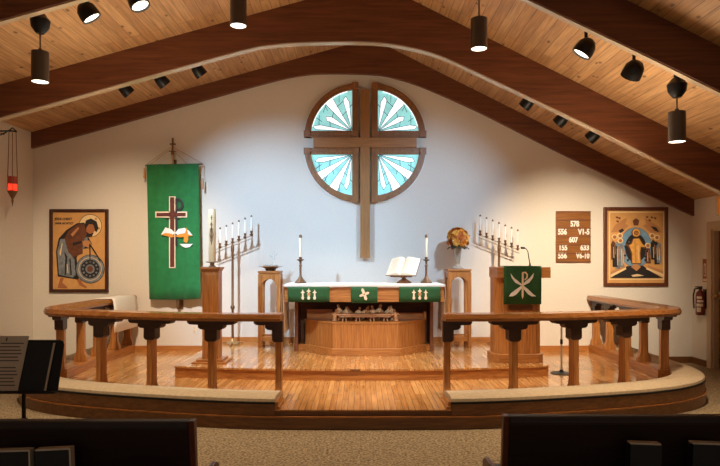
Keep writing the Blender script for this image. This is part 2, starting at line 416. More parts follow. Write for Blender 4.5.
# stained-glass windows
wc = (X(365, YB), Z(143.3, YB)); RO = 60.2 / 62; GAP = 6.6 / 62
for i, (sx, sz) in enumerate(WIN):
    w = bpy.data.objects.new('window_%d' % (i + 1), None); C.objects.link(w); w['kind'] = 'structure'
    cx, cz = wc[0] + sx * GAP, wc[1] + sz * GAP * .82
    w.location = (cx, YB, cz)
    R = RO - GAP; fw = .10
    def P(r, a): return (sx * r * math.cos(a), sz * r * math.sin(a))
    N = 20
    mb = MB()
    for k in range(N):
        a0, a1 = PI / 2 * k / N, PI / 2 * (k + 1) / N
        mb.xz([P(R, a0), P(R, a1), P(R - fw, a1), P(R - fw, a0)], -.07, 0)
        mb.xz([P(R - .02, a0), P(R - .02, a1), P(R - .055, a1), P(R - .055, a0)], -.085, -.07)
    q = R
    mb.xz([P(0, 0), (sx * R, 0), (sx * R, sz * fw), (0, sz * fw)], -.07, 0)
    mb.xz([(0, 0), (0, sz * R), (sx * fw, sz * R), (sx * fw, 0)], -.071, 0)
    mb.xz([(sx * .03, sz * .03), (sx * (R - .02), sz * .03), (sx * (R - .02), sz * .065), (sx * .03, sz * .065)], -.085, -.07)
    mb.xz([(sx * .03, sz * .03), (sx * .065, sz * .03), (sx * .065, sz * (R - .02)), (sx * .03, sz * (R - .02))], -.086, -.07)
    for (u, v) in ((R - .04, .05), (.05, R - .04), (.05, .05)):
        mb.xz([(sx * (u - .05), sz * (v - .05)), (sx * (u + .05), sz * (v - .05)), (sx * (u + .05), sz * (v + .05)), (sx * (u - .05), sz * (v + .05))], -.095, 0)
    mb.build('window_frame', M['winframe'], w)
    # glass: turquoise field, white rays from the inner corner, lead lines
    g = MB(); r_in = R - fw + .01; o0 = fw
    def Q(r, a):
        u, v = o0 + r * math.cos(a), o0 + r * math.sin(a)
        l = math.hypot(u, v)
        if l > r_in: u, v = u * r_in / l, v * r_in / l
        return (sx * u, sz * v)
    g.m(0); arc = [(sx * r_in * math.cos(PI / 2 * k / N), sz * r_in * math.sin(PI / 2 * k / N)) for k in range(N + 1)]
    g.xz([(0, 0)] + arc, -.02, -.012)
    rays = [(7, 4.0, .88), (29, 6.5, .70), (52, 6.5, 1.2), (79, 5.5, .80)] if sz > 0 else [(10, 4.5, .84), (34, 6.0, 1.2), (60, 6.5, 1.2), (80, 4.5, .80)]
    g.m(1)
    edges = []
    for (an, hw, ln) in rays:
        a = math.radians(an); h = math.radians(hw)
        far = r_in * ln - o0 if ln < 1 else r_in * 1.2
        tipw = [Q(.02, a), Q(far, a - h), Q(far * (1.12 if ln < 1 else 1), a), Q(far, a + h)]
        if ln < 1: tipw = [Q(.02, a), Q(far, a - h), Q(far * 1.1, a + h * .1), Q(far * .9, a + h)]
        g.xz(tipw, -.026, -.02)
        edges += [(tipw[0], tipw[1]), (tipw[0], tipw[3]), (tipw[1], tipw[2]), (tipw[2], tipw[3])]
    g.m(1)
    if sz > 0:
        for k in range(3, N - 3):
            a0, a1 = PI / 2 * k / N, PI / 2 * (k + 1) / N
            g.xz([P(r_in, a0), P(r_in, a1), P(r_in - .02, a1), P(r_in - .02, a0)], -.035, -.02)
    g.m(3)
    g.xz([Q(r_in, math.radians(62)), Q(r_in * .84, math.radians(63)), Q(r_in * .86, math.radians(67)), Q(r_in, math.radians(69))], -.023, -.02)
    g.m(2)
    def line(p, q, wd=.0035):
        dx, dz = q[0] - p[0], q[1] - p[1]; l = math.hypot(dx, dz) or 1; nx, nz = -dz / l * wd, dx / l * wd
        g.xz([(p[0] + nx, p[1] + nz), (q[0] + nx, q[1] + nz), (q[0] - nx, q[1] - nz), (p[0] - nx, p[1] - nz)], -.029, -.02)
    for e in edges: line(*e)
    for (a0, a1, rr) in ((10, 26, .46), (10, 26, .7), (33, 47, .5), (33, 47, .72), (56, 75, .38), (56, 75, .6), (83, 90, .5)):
        line(Q(r_in * rr, math.radians(a0)), Q(r_in * (rr + .06), math.radians(a1)))
    for a in (18, 40, 66): line(Q(r_in * .66, math.radians(a)), Q(r_in, math.radians(a + 4)))
    g.build('glass', [M['glassT'], M['glassW'], M['lead'], M['glassB']], w)
    # pale reveal line around the frame on the wall
    mb = MB()
    for k in range(N):
        a0, a1 = PI / 2 * k / N, PI / 2 * (k + 1) / N
        mb.xz([P(R + .022, a0), P(R + .022, a1), P(R, a1), P(R, a0)], -.012, 0)
    mb.build('reveal', M['winsill'], w)

# wall cross
t = thing('wall_cross', 'large plain oak cross hung on the back wall between the four quarter windows', 'cross', (wc[0], YB, Z(258, YB)))
hz0, hz1 = Z(148.7, YB) - Z(258, YB), Z(138.6, YB) - Z(258, YB)
MB().box(-4.7 / 62, 4.7 / 62, -.115, -.055, 0, Z(91, YB) - Z(258, YB)).box(-.04, .04, -.055, 0, .3, 2.4).build('upright', M['crosswood'], t, bevel=.005)
MB().box(-51 / 62, 51 / 62, -.118, -.055, hz0, hz1).build('crossbar', M['crosswoodX'], t, bevel=.005)

# ------------------------------------------------------------------ communion rails and kneelers
half_rail = [(.855, 6.55), (1.6, 6.59), (2.29, 6.73), (2.97, 6.95), (3.42, 7.15), (3.67, 7.40), (3.74, 7.78), (3.745, 8.3), (3.74, 9.97)]
POSTS = [(.90, 0), (1.6, 0), (2.29, 0), (2.93, 0), (None, 7.68), (None, 8.25), (None, 8.8), (None, 9.35), (None, 9.88)]
def nearest(path, x=None, y=None):
    best = min(range(len(path)), key=lambda i: abs(abs(path[i][0] - CX) - x) if x is not None else abs(path[i][1] - y) + (10 if abs(path[i][0]) < 3 else 0))
    a = Vector(path[max(best - 1, 0)]); b = Vector(path[min(best + 1, len(path) - 1)])
    t = (b - a).normalized(); return Vector(path[best]), math.atan2(t.y, t.x)
post_src = None
ZR = 1.01
for side, word in ((-1, 'left'), (1, 'right')):
    path = [(side * x + CX, y) for x, y in spline(half_rail, 24)]
    t = thing('communion_rail', 'curved oak communion rail %s' % ('with a white cloth over its far end' if side < 0 else 'passing in front of the pulpit'), 'railing', (path[0][0], path[0][1], ZP), 'communion rails around the platform')
    lp = [(x - path[0][0], y - path[0][1]) for x, y in path]; z0 = ZP
    MB().sweep(lp, [(-.115, ZR - z0), (-.10, ZR - z0 - .0), (.10, ZR - z0), (.115, ZR - z0), (.125, ZR - z0 + .03), (.11, ZR - z0 + .075), (-.11, ZR - z0 + .075), (-.125, ZR - z0 + .03)]).build('handrail', M['railtop'], t, smooth=False)
    # sill under the side posts
    sp = [p for p in lp if p[1] + path[0][1] > 7.62]
    MB().sweep(sp, [(-.09 , 0.0), (.09, 0.0), (.09, .115), (-.09, .115)]).build('sill', M['oakY'], t, bevel=.004)
    for (px, py) in POSTS:
        p, ang = nearest(path, px, None) if px is not None else nearest(path, None, py)
        onsill = py > 8.0
        if post_src is None:
            h = ZR - ZP
            prof = [(-.085, 0), (.085, 0), (.085, .06), (.06, .12), (.05, .17), (.048, .50), (.048, h), (-.048, h), (-.048, .50), (-.05, .17), (-.06, .12), (-.085, .06)]
            po = MB().yz(prof, -.033, .033).build('post', M['oakZ'], t, bevel=.004)
            bp = [(-.26, h), (-.26, h - .025), (-.235, h - .042), (-.14, h - .046), (-.14, h - .072), (-.115, h - .092), (-.068, h - .096), (-.068, h - .20), (-.045, h - .22), (.045, h - .22), (.068, h - .20), (.068, h - .096), (.115, h - .092), (.14, h - .072), (.14, h - .046), (.235, h - .042), (.26, h - .025), (.26, h)]
            br = MB().xz(bp, -.051, .051).build('bracket', M['bracket'], po)
            post_src = po; post_br = br.data
        else:
            po = post_src.copy(); C.objects.link(po); po.parent = t
            br = bpy.data.objects.new('bracket', post_br); C.objects.link(br); br.parent = po
        po.location = (p.x - path[0][0], p.y - path[0][1], .115 if onsill else 0)
        if onsill: po.scale.z = (ZR - ZP - .115) / (ZR - ZP)
        po.rotation_euler.z = ang
        if px == .90:
            po.rotation_euler.z = 0
            bpy.data.objects.remove(br)
            hb_ = [(-.045, h), (-.045, h - .22), (.045, h - .22), (.068, h - .20), (.068, h - .096), (.115, h - .092), (.14, h - .072), (.14, h - .046), (.235, h - .042), (.26, h - .025), (.26, h)]
            MB().xz([(side * u, v) for u, v in hb_], -.051, .051).build('bracket', M['bracket'], po)
    # kneeler
    op = [p for p in (OUT_L if side < 0 else OUT_R) if abs(p[0] - CX) > .78]
    op[0] = (side * .86 + CX, op[0][1])
    op = [op[0]] + [p for p in op[1:] if abs(p[0] - CX) > .9]
    op[-1] = (op[-1][0], 9.975)
    k = thing('kneeler', 'long kneeling step with beige cushion curving round the %s half of the platform' % word, 'kneeler', (op[0][0], op[0][1], ZP), 'kneelers along the communion rails')
    kp = [(x - op[0][0], y - op[0][1]) for x, y in op]; s_ = 1 if side > 0 else -1
    MB().sweep(kp, [(s_ * u, z) for u, z in ((-.024, -.06), (-.017, -.06), (-.017, .001), (.325, .001), (.325, .06), (-.024, .06))]).build('base', M['front_wood'], k, bevel=.004)
    cp = [(0, .06), (-.024, .078), (-.018, .104), (.012, .118), (.17, .127), (.312, .118), (.33, .10), (.327, .06)]
    mbk = MB().sweep(offset(kp, 0), [(s_ * u, z) for u, z in cp])
    mbk.build('cushion', M['cushion'], k, smooth=True)
    MB().sweep(kp, [(s_ * u, z) for u, z in ((-.028, .054), (.0, .054), (.0, .072), (-.028, .072))]).build('piping', M['blackmatte'], k)
    e = MB(); e.box(-.03 if side > 0 else 0, 0 if side > 0 else .03, -.012, .36, .001, .075)
    e.box(-.045 if side > 0 else 0, 0 if side > 0 else .045, -.02, .38, .001, .03)
    e.build('end_block', M['oakY'], k, bevel=.004)

# white cloth over the left rail
mb = MB()
ys = [8.95 + i * .115 for i in range(9)]
xr = -3.70
prof = [(-.135, .45), (-.14, .75), (-.132, 1.06), (-.115, 1.093), (.115, 1.093), (.135, 1.06), (.146, .92), (.15, .75), (.152, .60)]
g = []
for j, y in enumerate(ys):
    g.append([mb.bm.verts.new((xr + u + .006 * math.sin(j * 1.7 + z * 8) * (1 if z < 1.0 else 0) + (.004 if u > 0 else -.004), y, z)) for u, z in prof])
for a, b in zip(g, g[1:]):
    for k in range(len(prof) - 1): mb._face([a[k], a[k + 1], b[k + 1], b[k]])
o = mb.build('draped_cloth', M['linen'], None, smooth=True, solid=.006); tag(o, 'white linen cloth draped over the far end of the communion rail', 'cloth')

# ------------------------------------------------------------------ altar
AX, AY = .058, 8.6
t = thing('altar_table', 'wide oak altar with panelled frieze and bow-front base', 'altar', (AX, AY, ZD))
H = 1.307 - ZD - .012
MB().box(-1.12, 1.12, 0, .95, H - .045, H).build('tabletop', M['oakX'], t, bevel=.004)
MB().box(-1.11, 1.11, .012, .94, H - .225, H - .045).build('frieze', M['oakX'], t, bevel=.004)
MB().box(-1.0, -.955, .36, .88, 0, H - .225).box(.955, 1.0, .36, .88, 0, H - .225).box(-.955, .955, .82, .88, 0, H - .225).build('recess_panel', M['recess'], t)
bay = [(-.97, .30), (-.90, .16), (-.43, -.02), (.47, -.02), (.90, .16), (.97, .30)]
mb = MB().xy([(-.43, -.02), (.47, -.02), (.90, .48), (.90, .66), (-.86, .66), (-.86, .48)], 0, .455)
mb.build('bow_front', M['oakZ'], t, bevel=.003)
b2 = [(-1.02, .40), (-.90, .44), (-.445, -.06), (.485, -.06), (.92, .44), (1.02, .40), (1.02, .86), (-1.02, .86)]
MB().xy(b2, 0, .10).build('plinth', M['oakX'], t, bevel=.006)
MB().box(-.84, -.46, .52, .56, .458, .60).build('ledge_board', M['oakX'], t, bevel=.003)
MB().box(.48, .90, .52, .56, .458, .55).build('ledge_board', M['oakX'], t, bevel=.003)
MB().box(.87, .91, .44, .52, .458, .57).build('ledge_end', M['oakY'], t, bevel=.003)
MB().xy([(-.87, .475), (-.435, -.03), (.475, -.03), (.91, .475), (.91, .80), (-.87, .80)], .443, .458).build('ledge', M['oakX'], t)
# linen
mb = MB(); zt = 1.307
o = None
fr = [(-1.135, .62), (-1.132, 1.0), (-1.128, zt - .004), (-1.115, zt)] + [(-1.1 + .22 * i, zt) for i in range(11)] + [(1.115, zt), (1.128, zt - .004), (1.132, 1.0), (1.135, .62)]
g = []
for j in range(9):
    y = .0 + .94 * j / 8
    row = []
    for (u, z) in fr:
        yy = y
        if z < 1.2: yy = .12 + y * .7; u = u + (0.018 * math.sin(j * 2.1) if z < .9 else .006 * math.sin(j * 2.1)) * (1 if u > 0 else 1)
        row.append(mb.bm.verts.new((AX + u, AY - .012 + yy, z + (.0 if z < 1.3 else .006))))
    g.append(row)
for a, b in zip(g, g[1:]):
    for k in range(len(fr) - 1): mb._face([a[k], a[k + 1], b[k + 1], b[k]])
front = [mb.bm.verts.new((v.co.x, AY - .022, zt - .03 - .004 * math.sin(i * 1.3))) for i, v in enumerate(g[0]) if 3 <= i <= len(fr) - 4]
fv = g[0][3:len(fr) - 3]
for k in range(len(fv) - 1): mb._face([fv[k], fv[k + 1], front[k + 1], front[k]])
o = mb.build('altar_cloth', M['linen'], None, smooth=True, solid=.005); tag(o, 'white fair linen cloth covering the altar top and hanging at its ends', 'cloth')
# green paraments on the frieze
def diamond(mb, u, z, s, y):
    mb.xz([(u - s, z), (u - s * .35, z + s * .45), (u, z + s * 1.35), (u + s * .35, z + s * .45), (u + s, z), (u + s * .3, z - s * .4), (u + s * .45, z - s * 2.1), (u, z - s * 3), (u - s * .45, z - s * 2.1), (u - s * .3, z - s * .4)], y - .003, y)
def parament(x0, x1, zb, kind, label):
    cxp = (x0 + x1) / 2
    p = thing('altar_parament', label, 'parament', (cxp, AY - .03, zb), 'green paraments on the altar front')
    w = (x1 - x0) / 2
    mb = MB(); n = 14; rows = []
    for z in (1.282 - zb, .17, .09, 0):
        rows.append([mb.bm.verts.new((-w + 2 * w * i / n, .004 * math.sin(i * 1.1) * (1 - z / .3), z)) for i in range(n + 1)])
    for a, b in zip(rows, rows[1:]):
        for i in range(n): mb._face([a[i], a[i + 1], b[i + 1], b[i]])
    mb.build('cloth', M['dgreen'], p, smooth=True, solid=.006)
    mb = MB(); y = -.008; zc = .12
    if kind == 'three':
        for u in (-.082, 0, .082):
            mb.m(0); diamond(mb, u, zc + (.03 if u == 0 else .012), .032, y)
            mb.xz([(u - .013, zc - .085), (u + .013, zc - .085), (u + .022, zc - .06), (u, zc - .03), (u - .022, zc - .06)], y - .004, y)
        mb.m(1); mb.ball((0, y, zc - .012), .026, 8, 1, .25, 1)
    else:
        mb.m(0)
        for k in range(4):
            a = PI / 2 * k + .35
            l = .09 if k % 2 else .075
            mb.xz([(0.018 * math.cos(a + 1.57), zc + .018 * math.sin(a + 1.57)), (l * .8 * math.cos(a + .28), zc + l * .8 * math.sin(a + .28)), (l * math.cos(a), zc + l * math.sin(a)), (l * .8 * math.cos(a - .28), zc + l * .8 * math.sin(a - .28)), (.018 * math.cos(a - 1.57), zc + .018 * math.sin(a - 1.57))], y - .003 - k * .0004, y)
        mb.m(1); mb.ball((0, y, zc), .02, 8, 1, .3, 1)
    mb.build('emblem', [M['cream'], M['tan']], p)
Yp = AY - .03
parament(X(288, Yp), X(329.5, Yp), Z(302, Yp), 'three', 'wide green altar parament with three cream emblems below the brass candlestick beside the glass bowl')
parament(X(351, Yp), X(377.5, Yp), Z(303, Yp), 'cross', 'narrow green altar parament with one cream cross at the middle of the altar')
parament(X(399, Yp), X(440.5, Yp), Z(302, Yp), 'three', 'wide green altar parament with three cream emblems below the open book')
# carved supper group on the ledge
SY = AY + .17; SZ = ZD + .459
t = thing('carved_supper_group', 'small carved sculpture of figures seated along a long table on the altar ledge', 'sculpture', (X(365, SY), SY, SZ))
MB().box(-.39, .39, -.06, .10, .085, .105).box(-.36, .36, -.05, -.04, .06, .085).build('tabletop', M['figure2'], t, bevel=.003)
for u in (-.29, -.1, .1, .29):
    MB().xz([(u - .035, 0), (u - .02, 0), (u - .012, .05), (u + .012, .05), (u + .02, 0), (u + .035, 0), (u + .02, .085), (u - .02, .085)], -.03, .07).build('leg', M['figure2'], t)
MB().box(-.42, .42, .11, .2, 0, .012).build('base', M['figure2'], t)
spots = [(-.43, .0, .17, .10), (-.36, .12, .23, -.1), (-.28, .14, .2, .08), (-.20, .14, .185, -.2), (-.11, .14, .19, .15), (-.035, .15, .185, .3), (.05, .15, .21, 0), (.125, .14, .215, -.1), (.19, .14, .23, .15), (.25, .14, .2, -.2), (.32, .14, .2, .12), (.40, .10, .215, -.12), (.44, -.01, .17, -.1)]
for i, (u, v, h, ln) in enumerate(spots):
    mb = MB()
    mb.tube([(u, v, 0.005), (u + ln * .02, v, h * .35), (u + ln * .1, v, h * .62), (u + ln * .16, v, h * .74), (u + ln * .2, v, h * .8), (u + ln * .22, v - .004, h * .86), (u + ln * .24, v - .004, h * .95), (u + ln * .24, v, h)], [.036, .032, .036, .026, .012, .02, .02, .006], 10)
    for s in (-1, 1): mb.tube([(u + ln * .1 + s * .03, v, h * .66), (u + ln * .1 + s * .045, v - .03, h * .55), (u + ln * .1 + s * .02, v - .07, h * .56)], [.012, .011, .008], 6)
    mb.build('figure', M['figure'] if i % 3 else M['figure2'], t, smooth=True)
# altar candlesticks and candles
ZT = 1.317
cs = thing('altar_candlestick', 'brass altar candlestick on the altar near the glass bowl pedestal', 'candlestick', (X(300.5, 9.1), 9.1, ZT), 'altar candlesticks')
hs = .43
MB().lathe([(.085, 0), (.085, .012), (.07, .03), (.045, .055), (.03, .08)], n=8).build('base', M['dbrass'], cs)
MB().lathe([(.03, .08), (.02, .1), (.016, .14), (.016, .24), (.026, .255), (.016, .27), (.016, .31), (.022, .32)], n=12).build('shaft', M['dbrass'], cs, smooth=True)
MB().lathe([(.016, .32), (.05, .335), (.055, .345), (.02, .35), (.024, .38)], n=14).build('drip_pan', M['dbrass'], cs, smooth=True)
cs2 = dup(cs, (X(426.3, 9.1), 9.1, ZT), 'brass altar candlestick on the altar beside the open book')
def candle(name, r, h, loc, label, group, wax='white_wax', cap=.03):
    c = thing(name, label, 'candle', loc, group)
    MB().lathe([(r, 0), (r, h - cap), (r * .9, h - cap * .9), (r * .9, h - cap * .4)], n=12).build('wax', M[wax], c, smooth=True)
    MB().lathe([(r * 1.12, h - cap), (r * 1.12, h - cap * .3), (r * .5, h), (0, h + .006)], n=12).build('brass_follower', M['dbrass'], c, smooth=True)
    return c
ca = candle('altar_candle', .019, .33, (X(300.5, 9.1), 9.1, ZT + .38), 'tall ivory candle in the altar candlestick near the glass bowl', 'altar candles', 'wax', .045)
dup(ca, (X(426.3, 9.1), 9.1, ZT + .38), 'tall ivory candle in the altar candlestick beside the open book')
# missal stand and open book
by = 9.05
t = thing('book_stand', 'turned brown wooden stand under the open book on the altar', 'stand', (X(404, by), by, ZT), None, -.5)
MB().lathe([(.115, 0), (.115, .012), (.09, .03), (.05, .055), (.025, .075), (.022, .11)], n=8).build('base', M['doakZ'], t)
def tilt(u, v): return (u, -.10 + v * .5, .105 + v * .62)   # along the sloped rest
MB().prism([(-.17, 0), (.17, 0), (.17, .26), (-.17, .26)], lambda u, v, d: (u, -.10 + v * .62 - d * .78, .09 + v * .78 + d * .62), 0, .015).box(-.03, .03, -.05, .03, .08, .18).build('rest', M['doakX'], t)
t = thing('open_book', 'open service book with cream pages on the altar stand', 'book', (X(404, by), by - .0, ZT + .10), None, -.5)
def fb(u, v, d): return (u, -.11 + v * .62 - d * .78, .0 + v * .78 + d * .62 + .014)
def pages(sgn):
    mb = MB(); n = 8
    up = [(sgn * .232 * k / n, .012 +   .052 * math.sin(PI * (k / n) ** .6) * (1 - .3 * k / n)) for k in range(n + 1)]
    poly = [(u, d) for u, d in up] + [(sgn * .232, .003), (0, .003)]
    mb.m(0); mb.prism(poly, lambda u, d, v: fb(u, v, d), 0.0, .30)
    mb.m(1)
    for r in range(9):
        v = .05 + r * .026
        for c0 in (.06,):
            pts = [(sgn * .232 * k / n, .0135 +   .052 * math.sin(PI * (k / n) ** .6) * (1 - .3 * k / n)) for k in range(2, n)]
            for a, b in zip(pts, pts[1:]):
                mb._face([mb.bm.verts.new(fb(a[0], v, a[1])), mb.bm.verts.new(fb(b[0], v, b[1])), mb.bm.verts.new(fb(b[0], v + .007, b[1])), mb.bm.verts.new(fb(a[0], v + .007, a[1]))])
    return mb
for sg in (-1, 1): pages(sg).build('page_block', [M['paper'], M['greysheet']], t)
MB().prism([(-.24, -.008), (.24, -.008), (.24, .308), (-.24, .308)], lambda u, v, d: fb(u, v, d), -.004, .003).build('cover', M['crossbrown'], t)

# ------------------------------------------------------------------ small arched pedestals
def pedestal(name, px0, px1, pyt, Y, label):
    w = (px1 - px0) * Y / F; h = Z(pyt, Y) - ZD
    t = thing(name, label, 'pedestal', (X((px0 + px1) / 2, Y), Y + w / 2, ZD), 'arched oak pedestals beside the altar')
    a = w / 2 - .03
    MB().box(-w / 2, w / 2, -w / 2, w / 2, h - .03, h).box(-w / 2 + .012, w / 2 - .012, -w / 2 + .012, w / 2 - .012, h - .05, h - .03).build('top', M['oakX'], t, bevel=.004)
    pw = .055
    for sx in (-1, 1):
        for sy in (-1, 1):
            MB().box(sx * a - pw / 2, sx * a + pw / 2, sy * a - pw / 2, sy * a + pw / 2, 0, h - .05).build('leg', M['oakZ'], t, bevel=.003)
    i0 = a - pw / 2
    za = h - .05 - .19; n = 10
    arch = [(-i0, h - .05), (-i0, za)] + [(-i0 * math.cos(PI * k / n), za + .12 * math.sin(PI * k / n)) for k in range(1, n)] + [(i0, za), (i0, h - .05)]
    for d in (-a - .02, a - .02):
        MB().prism(arch, lambda u, v, q: (u, q, v), d, d + .04).build('arch_panel', M['oakZ'], t)
        MB().prism(arch, lambda u, v, q: (q, u, v), d, d + .04).build('arch_panel', M['oakZ'], t)
    mb = MB()
    for s in (-1, 1):
        mb.box(-i0, i0, s * a - .02, s * a + .02, .10, .17); mb.box(s * a - .02, s * a + .02, -i0, i0, .10, .17)
    mb.build('stretcher', M['oakX'], t)
    MB().box(-i0 - .02, i0 + .02, -i0 - .02, i0 + .02, .125, .15).build('shelf', M['oakX'], t)
    return (t.location.x, t.location.y, ZD + h)
pl = pedestal('arched_pedestal', 257.7, 280.3, 271, 9.35, 'open oak pedestal with arched sides under the brass bowl')
pr = pedestal('arched_pedestal', 447.6, 471.6, 269, 9.35, 'open oak pedestal with arched sides under the vase of orange flowers')
t = thing('brass_bowl', 'shallow brass bowl with a lip on the arched oak pedestal', 'bowl', pl)
MB().lathe([(.06, 0), (.065, .01), (.05, .02), (.09, .035), (.13, .055), (.185, .062), (.19, .068), (.13, .066), (.08, .045), (0, .035)], n=20).build('dish', M['brass'], t, smooth=True)
for k in range(4):
    a = PI / 4 + k * PI / 2
    MB().ball((.075 * math.cos(a), .075 * math.sin(a), .022), .022, 8).build('foot', M['dbrass'], t, smooth=True)
o = MB().lathe([(0.01, .0), (.075, .008), (.11, .022), (.12, .035), (.112, .034), (.07, .014), (0, .01)], (0, 0, 0), n=18)
o.tube([(.03, 0, .03), (.03, 0, .08), (.055, 0, .14), (.05, 0, .20), (.075, 0, .26)], [.012, .01, .016, .012, .004], 8)
o.tube([(.045, 0, .12), (.02, 0, .17), (-.03, 0, .205)], [.012, .012, .003], 8)
o.tube([(.05, 0, .17), (.09, 0, .20), (.11, 0, .235)], [.008, .009, .003], 8)
o = o.build('glass_dove', M['clear'], None, smooth=True, loc=(pl[0], pl[1], pl[2] + .052)); tag(o, 'clear glass ornament with upraised wings lying in the brass bowl', 'ornament')
# vase with flowers
t = thing('flower_vase', 'tapered silvery vase on the arched oak pedestal holding orange flowers', 'vase', pr)
MB().lathe([(.10, 0), (.10, .012), (.06, .035), (.03, .07), (.035, .09), (.05, .2), (.068, .34), (.062, .34), (.045, .2), (.02, .1)], n=16).build('body', M['silver'], t, smooth=True)
b = thing('flower_bouquet', 'round bouquet of orange and rust blossoms standing in the silvery vase', 'flowers', (pr[0], pr[1], pr[2] + .3))
mb = MB()
for k in range(9):
    a = k * 2.4; r = .05 + .012 * k
    mb.tube([(0.01 * math.cos(a), .01 * math.sin(a), -.15), (r * .6 * math.cos(a), r * .6 * math.sin(a), .08), (r * 1.5 * math.cos(a), r * 1.5 * math.sin(a), .22)], .005, 5)
mb.build('stem', M['leaf'], b)
for k in range(11):
    a = k * 2 * PI / 11 + .2; c, s = math.cos(a), math.sin(a)
    mb = MB(); pts = [(.03, .03, 0), (.09, .055, .0), (.15, .06, -.02), (.19, .0, -.055)]
    l, r = [], []
    for d, w, z in pts:
        l.append(mb.bm.verts.new((c * d - s * w * .6, s * d + c * w * .6, z + .05))); r.append(mb.bm.verts.new((c * d + s * w * .6, s * d - c * w * .6, z + .05)))
    for i in range(3): mb._face([l[i], l[i + 1], r[i + 1], r[i]])
    mb.build('leaf', M['leaf'], b)
def blossom(mb, c, nrm, s):
    nrm = Vector(nrm).normalized(); u = nrm.orthogonal().normalized(); w = nrm.cross(u); c = Vector(c)
    for ring, (rad, up, cnt) in enumerate(((1.0, .25, 7), (.62, .5, 6), (.3, .62, 4))):
        for k in range(cnt):
            a = 2 * PI * k / cnt + ring * .5; d = u * math.cos(a) + w * math.sin(a); e = nrm.cross(d)
            p = [c + nrm * s * .12, c + d * s * rad * .6 + e * s * .36 + nrm * s * up * .7, c + d * s * rad + e * s * .15 + nrm * s * up, c + d * s * rad - e * s * .15 + nrm * s * up, c + d * s * rad * .6 - e * s * .36 + nrm * s * up * .7]
            mb._face([mb.bm.verts.new(q) for q in p])
k = 0
for (el, cnt) in ((-16, 8), (14, 9), (42, 8), (68, 4), (90, 1)):
    for i in range(cnt):
        a = 2 * PI * i / cnt + el; e = math.radians(el + random.uniform(-5, 5))
        n = (math.cos(a) * math.cos(e), math.sin(a) * math.cos(e), math.sin(e))
        mb = MB(); blossom(mb, (n[0] * .142, n[1] * .142, .15 + n[2] * .15), n, .066 + random.uniform(-.016, .014))
        mb.build('blossom', M[('petal', 'petal2', 'petal3')[(k * 7) % 3]], b); k += 1

# ------------------------------------------------------------------ paschal candle and stand
PY = 7.97
t = thing('paschal_stand', 'tall square oak pedestal under the thick paschal candle', 'pedestal', (X(210.0, PY), PY + .12, ZD))
ph = Z(267, PY) - ZD
MB().box(-.215, .215, -.215, .215, 0, .022).box(-.17, .17, -.17, .17, .022, .05).build('base', M['oakX'], t, bevel=.005)
mb = MB().box(-.105, .105, -.105, .105, .05, ph - .025)
mb.box(-.07, .07, -.113, -.105, .10, ph - .09)
mb.build('column', M['oakZ'], t, bevel=.004)
MB().box(-.13, .13, -.13, .13, ph - .03, ph).box(-.115, .115, -.115, .115, ph - .055, ph - .03).build('top', M['oakX'], t, bevel=.004)
px_, py_, pz_ = t.location.x, t.location.y, ZD + ph
MB().lathe([(.045, 0), (.05, .01), (.03, .02), (.03, .05), (.085, .062), (.085, .07), (.05, .075)], n=16).build('candle_holder', M['silver'], t, smooth=True, loc=(0, 0, ph))
c = thing('paschal_candle', 'very thick ivory paschal candle with painted symbol on the square oak pedestal', 'candle', (px_, py_, pz_ + .072))
ch = .68; r = .046
MB().lathe([(r, 0), (r, ch - .01), (r * .9, ch), (r * .5, ch - .004), (0, ch - .006)], n=20).build('wax', plain('tan_wax', rgb(214, 186, 142), .5), c, smooth=True)
mb = MB()
def onc(a, z): return (-r * 1.02 * math.sin(a), -r * 1.02 * math.cos(a), z)
def sw(pts, wd=.004): mb.tube([onc(a, z) for a, z in pts], wd, 5)
sw([(0, .22), (0, .50)], .006); sw([(-.45, .42), (.45, .42)], .006)
sw([(-.5, .36), (-.35, .28), (0, .24), (.35, .28), (.5, .36)]); sw([(-.3, .47), (0, .52), (.3, .47)]); sw([(0, .54), (0, .60)], .006); sw([(-.25, .57), (.25, .57)])
sw([(-.42, .36), (0, .46), (.42, .36), (0, .27), (-.42, .36)], .006)
mb.build('symbol', M['dbrass'], c)

# ------------------------------------------------------------------ candelabra
def candelabrum(cxp, cyp, slope_sign, label, cl, Y=9.72):
    x = X(cxp, Y); z = Z(cyp, Y)
    t = thing('seven_branch_candelabrum', label, 'candelabrum', (x, Y, ZD), 'slanting floor candelabra')
    hp = z - ZD
    MB().lathe([(.10, 0), (.10, .02), (.07, .04), (.035, .075), (.02, .1)], n=14).build('base', M['brass'], t, smooth=True)
    for k in range(3):
        a = -PI / 2 + k * 2 * PI / 3
        MB().tube([(.06 * math.cos(a), .06 * math.sin(a), .03), (.14 * math.cos(a), .14 * math.sin(a), .03), (.19 * math.cos(a), .19 * math.sin(a), .012)], [.018, .014, .012], 8).build('foot', M['brass'], t, smooth=True)
    MB().lathe([(.02, .1), (.019, .55), (.034, .57), (.034, .60), (.019, .62), (.019, hp - .14), (.026, hp - .12), (.026, hp - .05), (.016, hp - .03), (.016, hp)], n=12).build('pole', M['dbrass'], t, smooth=True)
    dx = 6.25 * Y / F; dz = slope_sign * 2.45 * Y / F
    mb = MB()
    for o in (0, -.045):
        mb.tube([(-3.25 * dx, 0, hp - 3.25 * dz + o), (3.25 * dx, 0, hp + 3.25 * dz + o)], .0085, 6)
    mb.build('branch_bar', M['silver'], t)
    for i in range(-3, 4):
        MB().lathe([(.008, -.01), (.03, .015), (.032, .022), (.012, .026), (.017, .05), (.021, .075)], (i * dx, 0, hp + i * dz), 10).build('socket', M['dbrass'], t, smooth=True)
    out = []
    for i in range(-3, 4): out.append((x + i * dx, Y, z + i * dz + .075))
    return out
left = candelabrum(232.6, 243, 1, 'slanting brass seven-candle candelabrum between the thick candle and the brass bowl', '')
